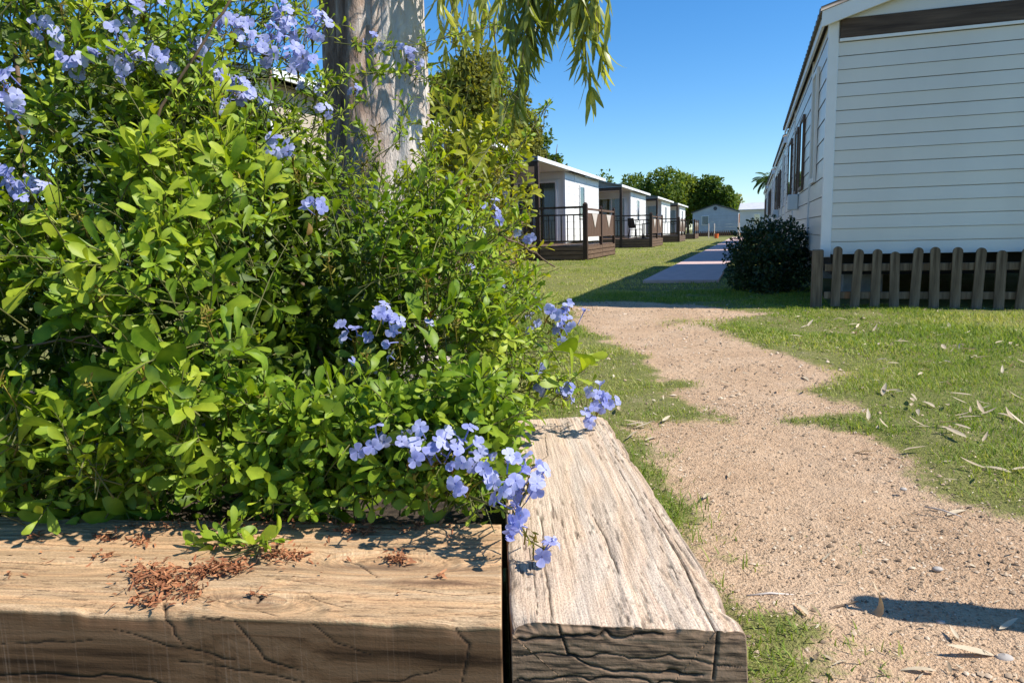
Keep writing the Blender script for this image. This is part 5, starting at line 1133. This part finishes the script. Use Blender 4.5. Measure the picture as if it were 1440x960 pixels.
gable_home(972, 1033, 331, 78, 2.55, 0, 'grey blue gabled mobile home closing the end of the lawn', 'greywall', 'darkroof', win=[(.20, .36, 1.2, 2.2)], rise=.16, turn=-A-.06)
b = MB(); o_ = at(1002, 294, 77.9); b.tube([(0, .0, 0), (0, -.06, 0)], .2, 16); o = b.build('vent', MAT['darkroof']); o.location = (float(o_[0]), 77.93, 2.95)
o.parent = [q for q in bpy.data.objects if q.get('label', '').startswith('grey blue')][0]; o.location = (.0, -.005, 2.95)
gable_home(1038, 1110, 325, 68, 2.45, 0, 'pale grey mobile home with light roof at the end of the path', 'palegrey', 'paleroof', win=[(.26, .38, 1.1, 2.1)], side=True, L=4, turn=-A-.05)
p = at(1030, 325, 77.2)
b = MB()
for i in range(5): b.box(i*.14, i*.14+.13, 0, .03, .05, 2.3)
o = b.build('wooden_screen', MAT['orange']); o.location = (p[0]+.32, 77.0, 0); tag(o, 'orange slatted wooden screen beside the grey blue home', 'screen')
ff = empty('picket_fence', (at(978, 325, 76)[0], 76.4, 0), 0, 'tiny dark picket fence along the foot of the grey blue home', 'fence'); me = None
for i in range(20):
    if me is None: b = MB(); b.prism([(-.06, 0), (.06, 0), (.06, .5), (0, .58), (-.06, .5)], -.01, .01); o = b.build('picket', MAT['brown'], ff); me = o.data
    else: o = bpy.data.objects.new('picket', me); COL.objects.link(o); o.parent = ff
    o.location = (i*.2, 0, 0)
b = MB(); b.box(-.1, 3.9, .012, .04, .3, .38); b.build('rail', MAT['brown'], ff)
for u, lab in ((993.5, 'left one of two thin pale stakes on the far lawn'), (1001.5, 'right one of two thin pale stakes on the far lawn'), (1036, 'pale stake beside the end of the far path')):
    p = at(u, 325, 62); b = MB(); b.tube([(0, 0, -.05), (0, 0, 1.2), (0, 0, 1.25)], [.04, .04, .02], 8); o = b.build('stake', MAT['lightwood']); o.location = (p[0], 62, 0); tag(o, lab, 'stake')
p = at(1004.5, 325, 60); bk = MB(); bk.tube([(0, 0, 0), (0, 0, .36), (0, 0, .38)], [.15, .19, .2], 16); o = bk.build('bucket', MAT['bucket']); o.location = (p[0], 60, 0); tag(o, 'small orange bucket standing on the far lawn', 'bucket')

# ------------------------------------------------------------------ bush at the corner of the big home
def leafy(name, label, loc, lobes, n, size, m, stems, cat='tree', group=None, kind='lance', clump=3.0, thr=.44, hue=(.1, .8), up=.3, wd=.45, shell=.55, trunk=None, gappy=1.0):
    root = empty(name, loc, 0, label, cat, group); ac = Acc(); vol = [r[0]*r[1]*r[2] for c, r in lobes]; loc = np.array(loc, float)
    for (c, r), v in zip(lobes, vol):
        k = int(n*v/sum(vol)); q = rand_dirs(k); P = np.array(c)+q*np.array(r)*(rng.uniform(shell, 1.04, k)**.8)[:, None]
        f = fbm(P[:, 0]*clump, P[:, 1]*clump, P[:, 2]*clump, 3, 66); ok = rng.random(k) < np.clip((f-thr)*8+.35, .0, 1); ok &= P[:, 2] > .03; P, q, f = P[ok], q[ok], f[ok]; k = len(P)
        P = P+q*(f-.5)[:, None]*min(r)*.7*gappy
        ax = norm(rand_dirs(k)+q*.5+np.array([0, 0, up])); ln = size*rng.uniform(.6, 1.35, k)
        hh = np.clip(rng.uniform(*hue, k)+(f-.5)*.9, 0, 1)
        ac.add(*leaves(P, ax, norm(rand_dirs(k)*.8+q*.5+np.array([0, 0, .4])), ln, ln*wd*rng.uniform(.8, 1.2, k), hh, kind, .2, rng.normal(.2, .2, k)))
    o = ac.build('crown' if cat == 'tree' else 'foliage', MAT[m]); o.parent = root; o.matrix_parent_inverse = Matrix.Translation(Vector(loc)).inverted()
    b = MB()
    for pts, r0, r1 in stems: b.tube(pts, list(np.linspace(r0, r1, len(pts))), 8)
    o = b.build('trunk' if cat == 'tree' else 'woody_stem', MAT['brownstem'], smooth=True); o.parent = root; o.matrix_parent_inverse = Matrix.Translation(Vector(loc)).inverted()
    return root
bp = ground(1086, 414); bx_, by_ = bp[0]+.07, bp[1]+.35
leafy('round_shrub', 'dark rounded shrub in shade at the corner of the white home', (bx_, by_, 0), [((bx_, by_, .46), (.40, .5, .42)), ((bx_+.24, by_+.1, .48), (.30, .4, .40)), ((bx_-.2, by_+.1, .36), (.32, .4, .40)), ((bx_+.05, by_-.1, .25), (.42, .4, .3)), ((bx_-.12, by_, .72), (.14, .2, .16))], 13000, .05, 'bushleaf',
      [([(bx_+rng.normal()*.05, by_+rng.normal()*.05, -.03), (bx_+rng.normal()*.12, by_+rng.normal()*.12, .35), (bx_+rng.normal()*.2, by_+rng.normal()*.2, .75)], .012, .004) for _ in range(7)], 'shrub', None, 'obovate', 7, .42, (.05, .6), .4, .45, .5)
# ------------------------------------------------------------------ trees
def tree_at(u, vtop, d, wpx, n, size, m, label, name='leafy_tree', group=None, base=.25, lob=6, hue=(.1, .7), zf=1.0, clump=1.0, kind='lance', thr=.44):
    top = at(u, vtop, d); x, y, ht = top[0], top[1], top[2]; rw = wpx/F*d/2
    L_ = [((x, y, ht*.62), (rw*.75, rw*.75, ht*.36))]
    for i in range(lob):
        a = rng.uniform(0, 6.28); q = rng.uniform(.35, .62)*rw; z = rng.uniform(.35, .84)*ht; s = rng.uniform(.36, .55)*rw
        L_.append(((x+q*math.cos(a), y+q*math.sin(a), z), (s, s, min(s*1.1, ht-z+.02*ht))))
    st = [([(x, y, -.1), (x+.1, y, ht*.3), (x, y, ht*.75)], .035*ht*.6, .02)]
    for i in range(4): a = rng.uniform(0, 6.28); st.append(([(x, y, ht*.3), (x+rw*.4*math.cos(a), y+rw*.4*math.sin(a), ht*.6), (x+rw*.6*math.cos(a), y+rw*.6*math.sin(a), ht*.8)], .012*ht, .01))
    return leafy(name, label, (x, y, 0), L_, n, size, m, st, 'tree', group, kind, clump, thr, hue, .2, .5, .5)
tree_at(668, 62, 42, 150, 30000, .30, 'pine', 'big dull olive tree rising behind the left homes', 'olive_tree', None, lob=9, clump=.55, thr=.42)
tree_at(735, 128, 50, 70, 9000, .28, 'pine', 'lower grey olive tree right of the big olive tree', 'olive_tree', None, lob=7, clump=.6)
tree_at(768, 168, 56, 52, 5200, .34, 'tree', 'dark sparse tree peeping over the nearest porch roof', 'leafy_tree', None, lob=8, clump=.8, thr=.44)
tree_at(850, 232, 85, 34, 1500, .38, 'tree', 'small pointed treetop behind the second porch roof', 'leafy_tree', None, lob=4, clump=.7)
tl = ['rounded low tree at the left end of the far tree row', 'bushy tall tree in the middle of the far tree row', 'bright green tree beside the middle of the far tree row', 'spiky dark tree right of the far row middle', 'pointed dark tree near the right end of the far row']
for (u, vt, w_, lab, hu) in [(892, 246, 60, tl[0], (.1, .6)), (938, 236, 62, tl[1], (.1, .75)), (968, 243, 50, tl[2], (.3, .95)), (995, 246, 44, tl[3], (.0, .55)), (1018, 258, 34, tl[4], (.0, .5))]:
    tree_at(u, vt, 100+rng.uniform(-6, 6), w_, 5200, .48, 'tree', lab, 'leafy_tree', 'far row of trees', lob=7, clump=.35, hue=hu)
tree_at(1036, 272, 118, 30, 1200, .5, 'pine', 'pale hazy tree left of the palm', 'leafy_tree', None, lob=4, clump=.4, hue=(.5, 1))
tree_at(915, 262, 112, 120, 4000, .55, 'tree', 'low dark tree mass behind the far tree row', 'leafy_tree', None, lob=7, clump=.35, hue=(0, .4))
tree_at(990, 275, 112, 110, 4000, .55, 'tree', 'low green tree behind the grey blue home', 'leafy_tree', None, lob=7, clump=.35, hue=(.1, .6))
# palm
def palm(u, vt, d, label):
    p = at(u, vt+12, d); root = empty('palm_tree', (p[0], d, 0), 0, label, 'tree'); b = MB(); h_ = p[2]
    b.tube([(0, 0, -.1), (.05, 0, h_*.5), (0, 0, h_)], [.22, .17, .16], 10); b.build('trunk', MAT['brownstem'], root); ac = Acc()
    for i in range(34):
        a = rng.uniform(0, 6.28); e0 = rng.uniform(-.5, 1.25); Lf = rng.uniform(1.5, 2.0); t = np.linspace(0, 1, 26); el = e0-1.25*t**1.4
        dx = np.cumsum(np.cos(el))/26*Lf; dz = np.cumsum(np.sin(el))/26*Lf; P = np.stack([math.cos(a)*dx, math.sin(a)*dx, h_+dz], -1); tg = norm(np.gradient(P, axis=0)); sd = norm(np.cross(tg, [0, 0, 1]))
        for s in (-1, 1):
            ax = norm(tg*.6+sd*s*.8+np.array([0, 0, -.25])); ln = .55*np.sin(np.clip(t*2.7+.3, 0, PI))+.08
            ac.add(*leaves(P, ax, np.tile([0, 0, 1.0], (26, 1)), ln, np.full(26, .05), rng.uniform(0, .5, 26), 'lance', .2, np.full(26, .3)))
    ac.build('crown', MAT['tree'], root); return root
palm(1072, 242, 80, 'palm tree behind the pale grey home')
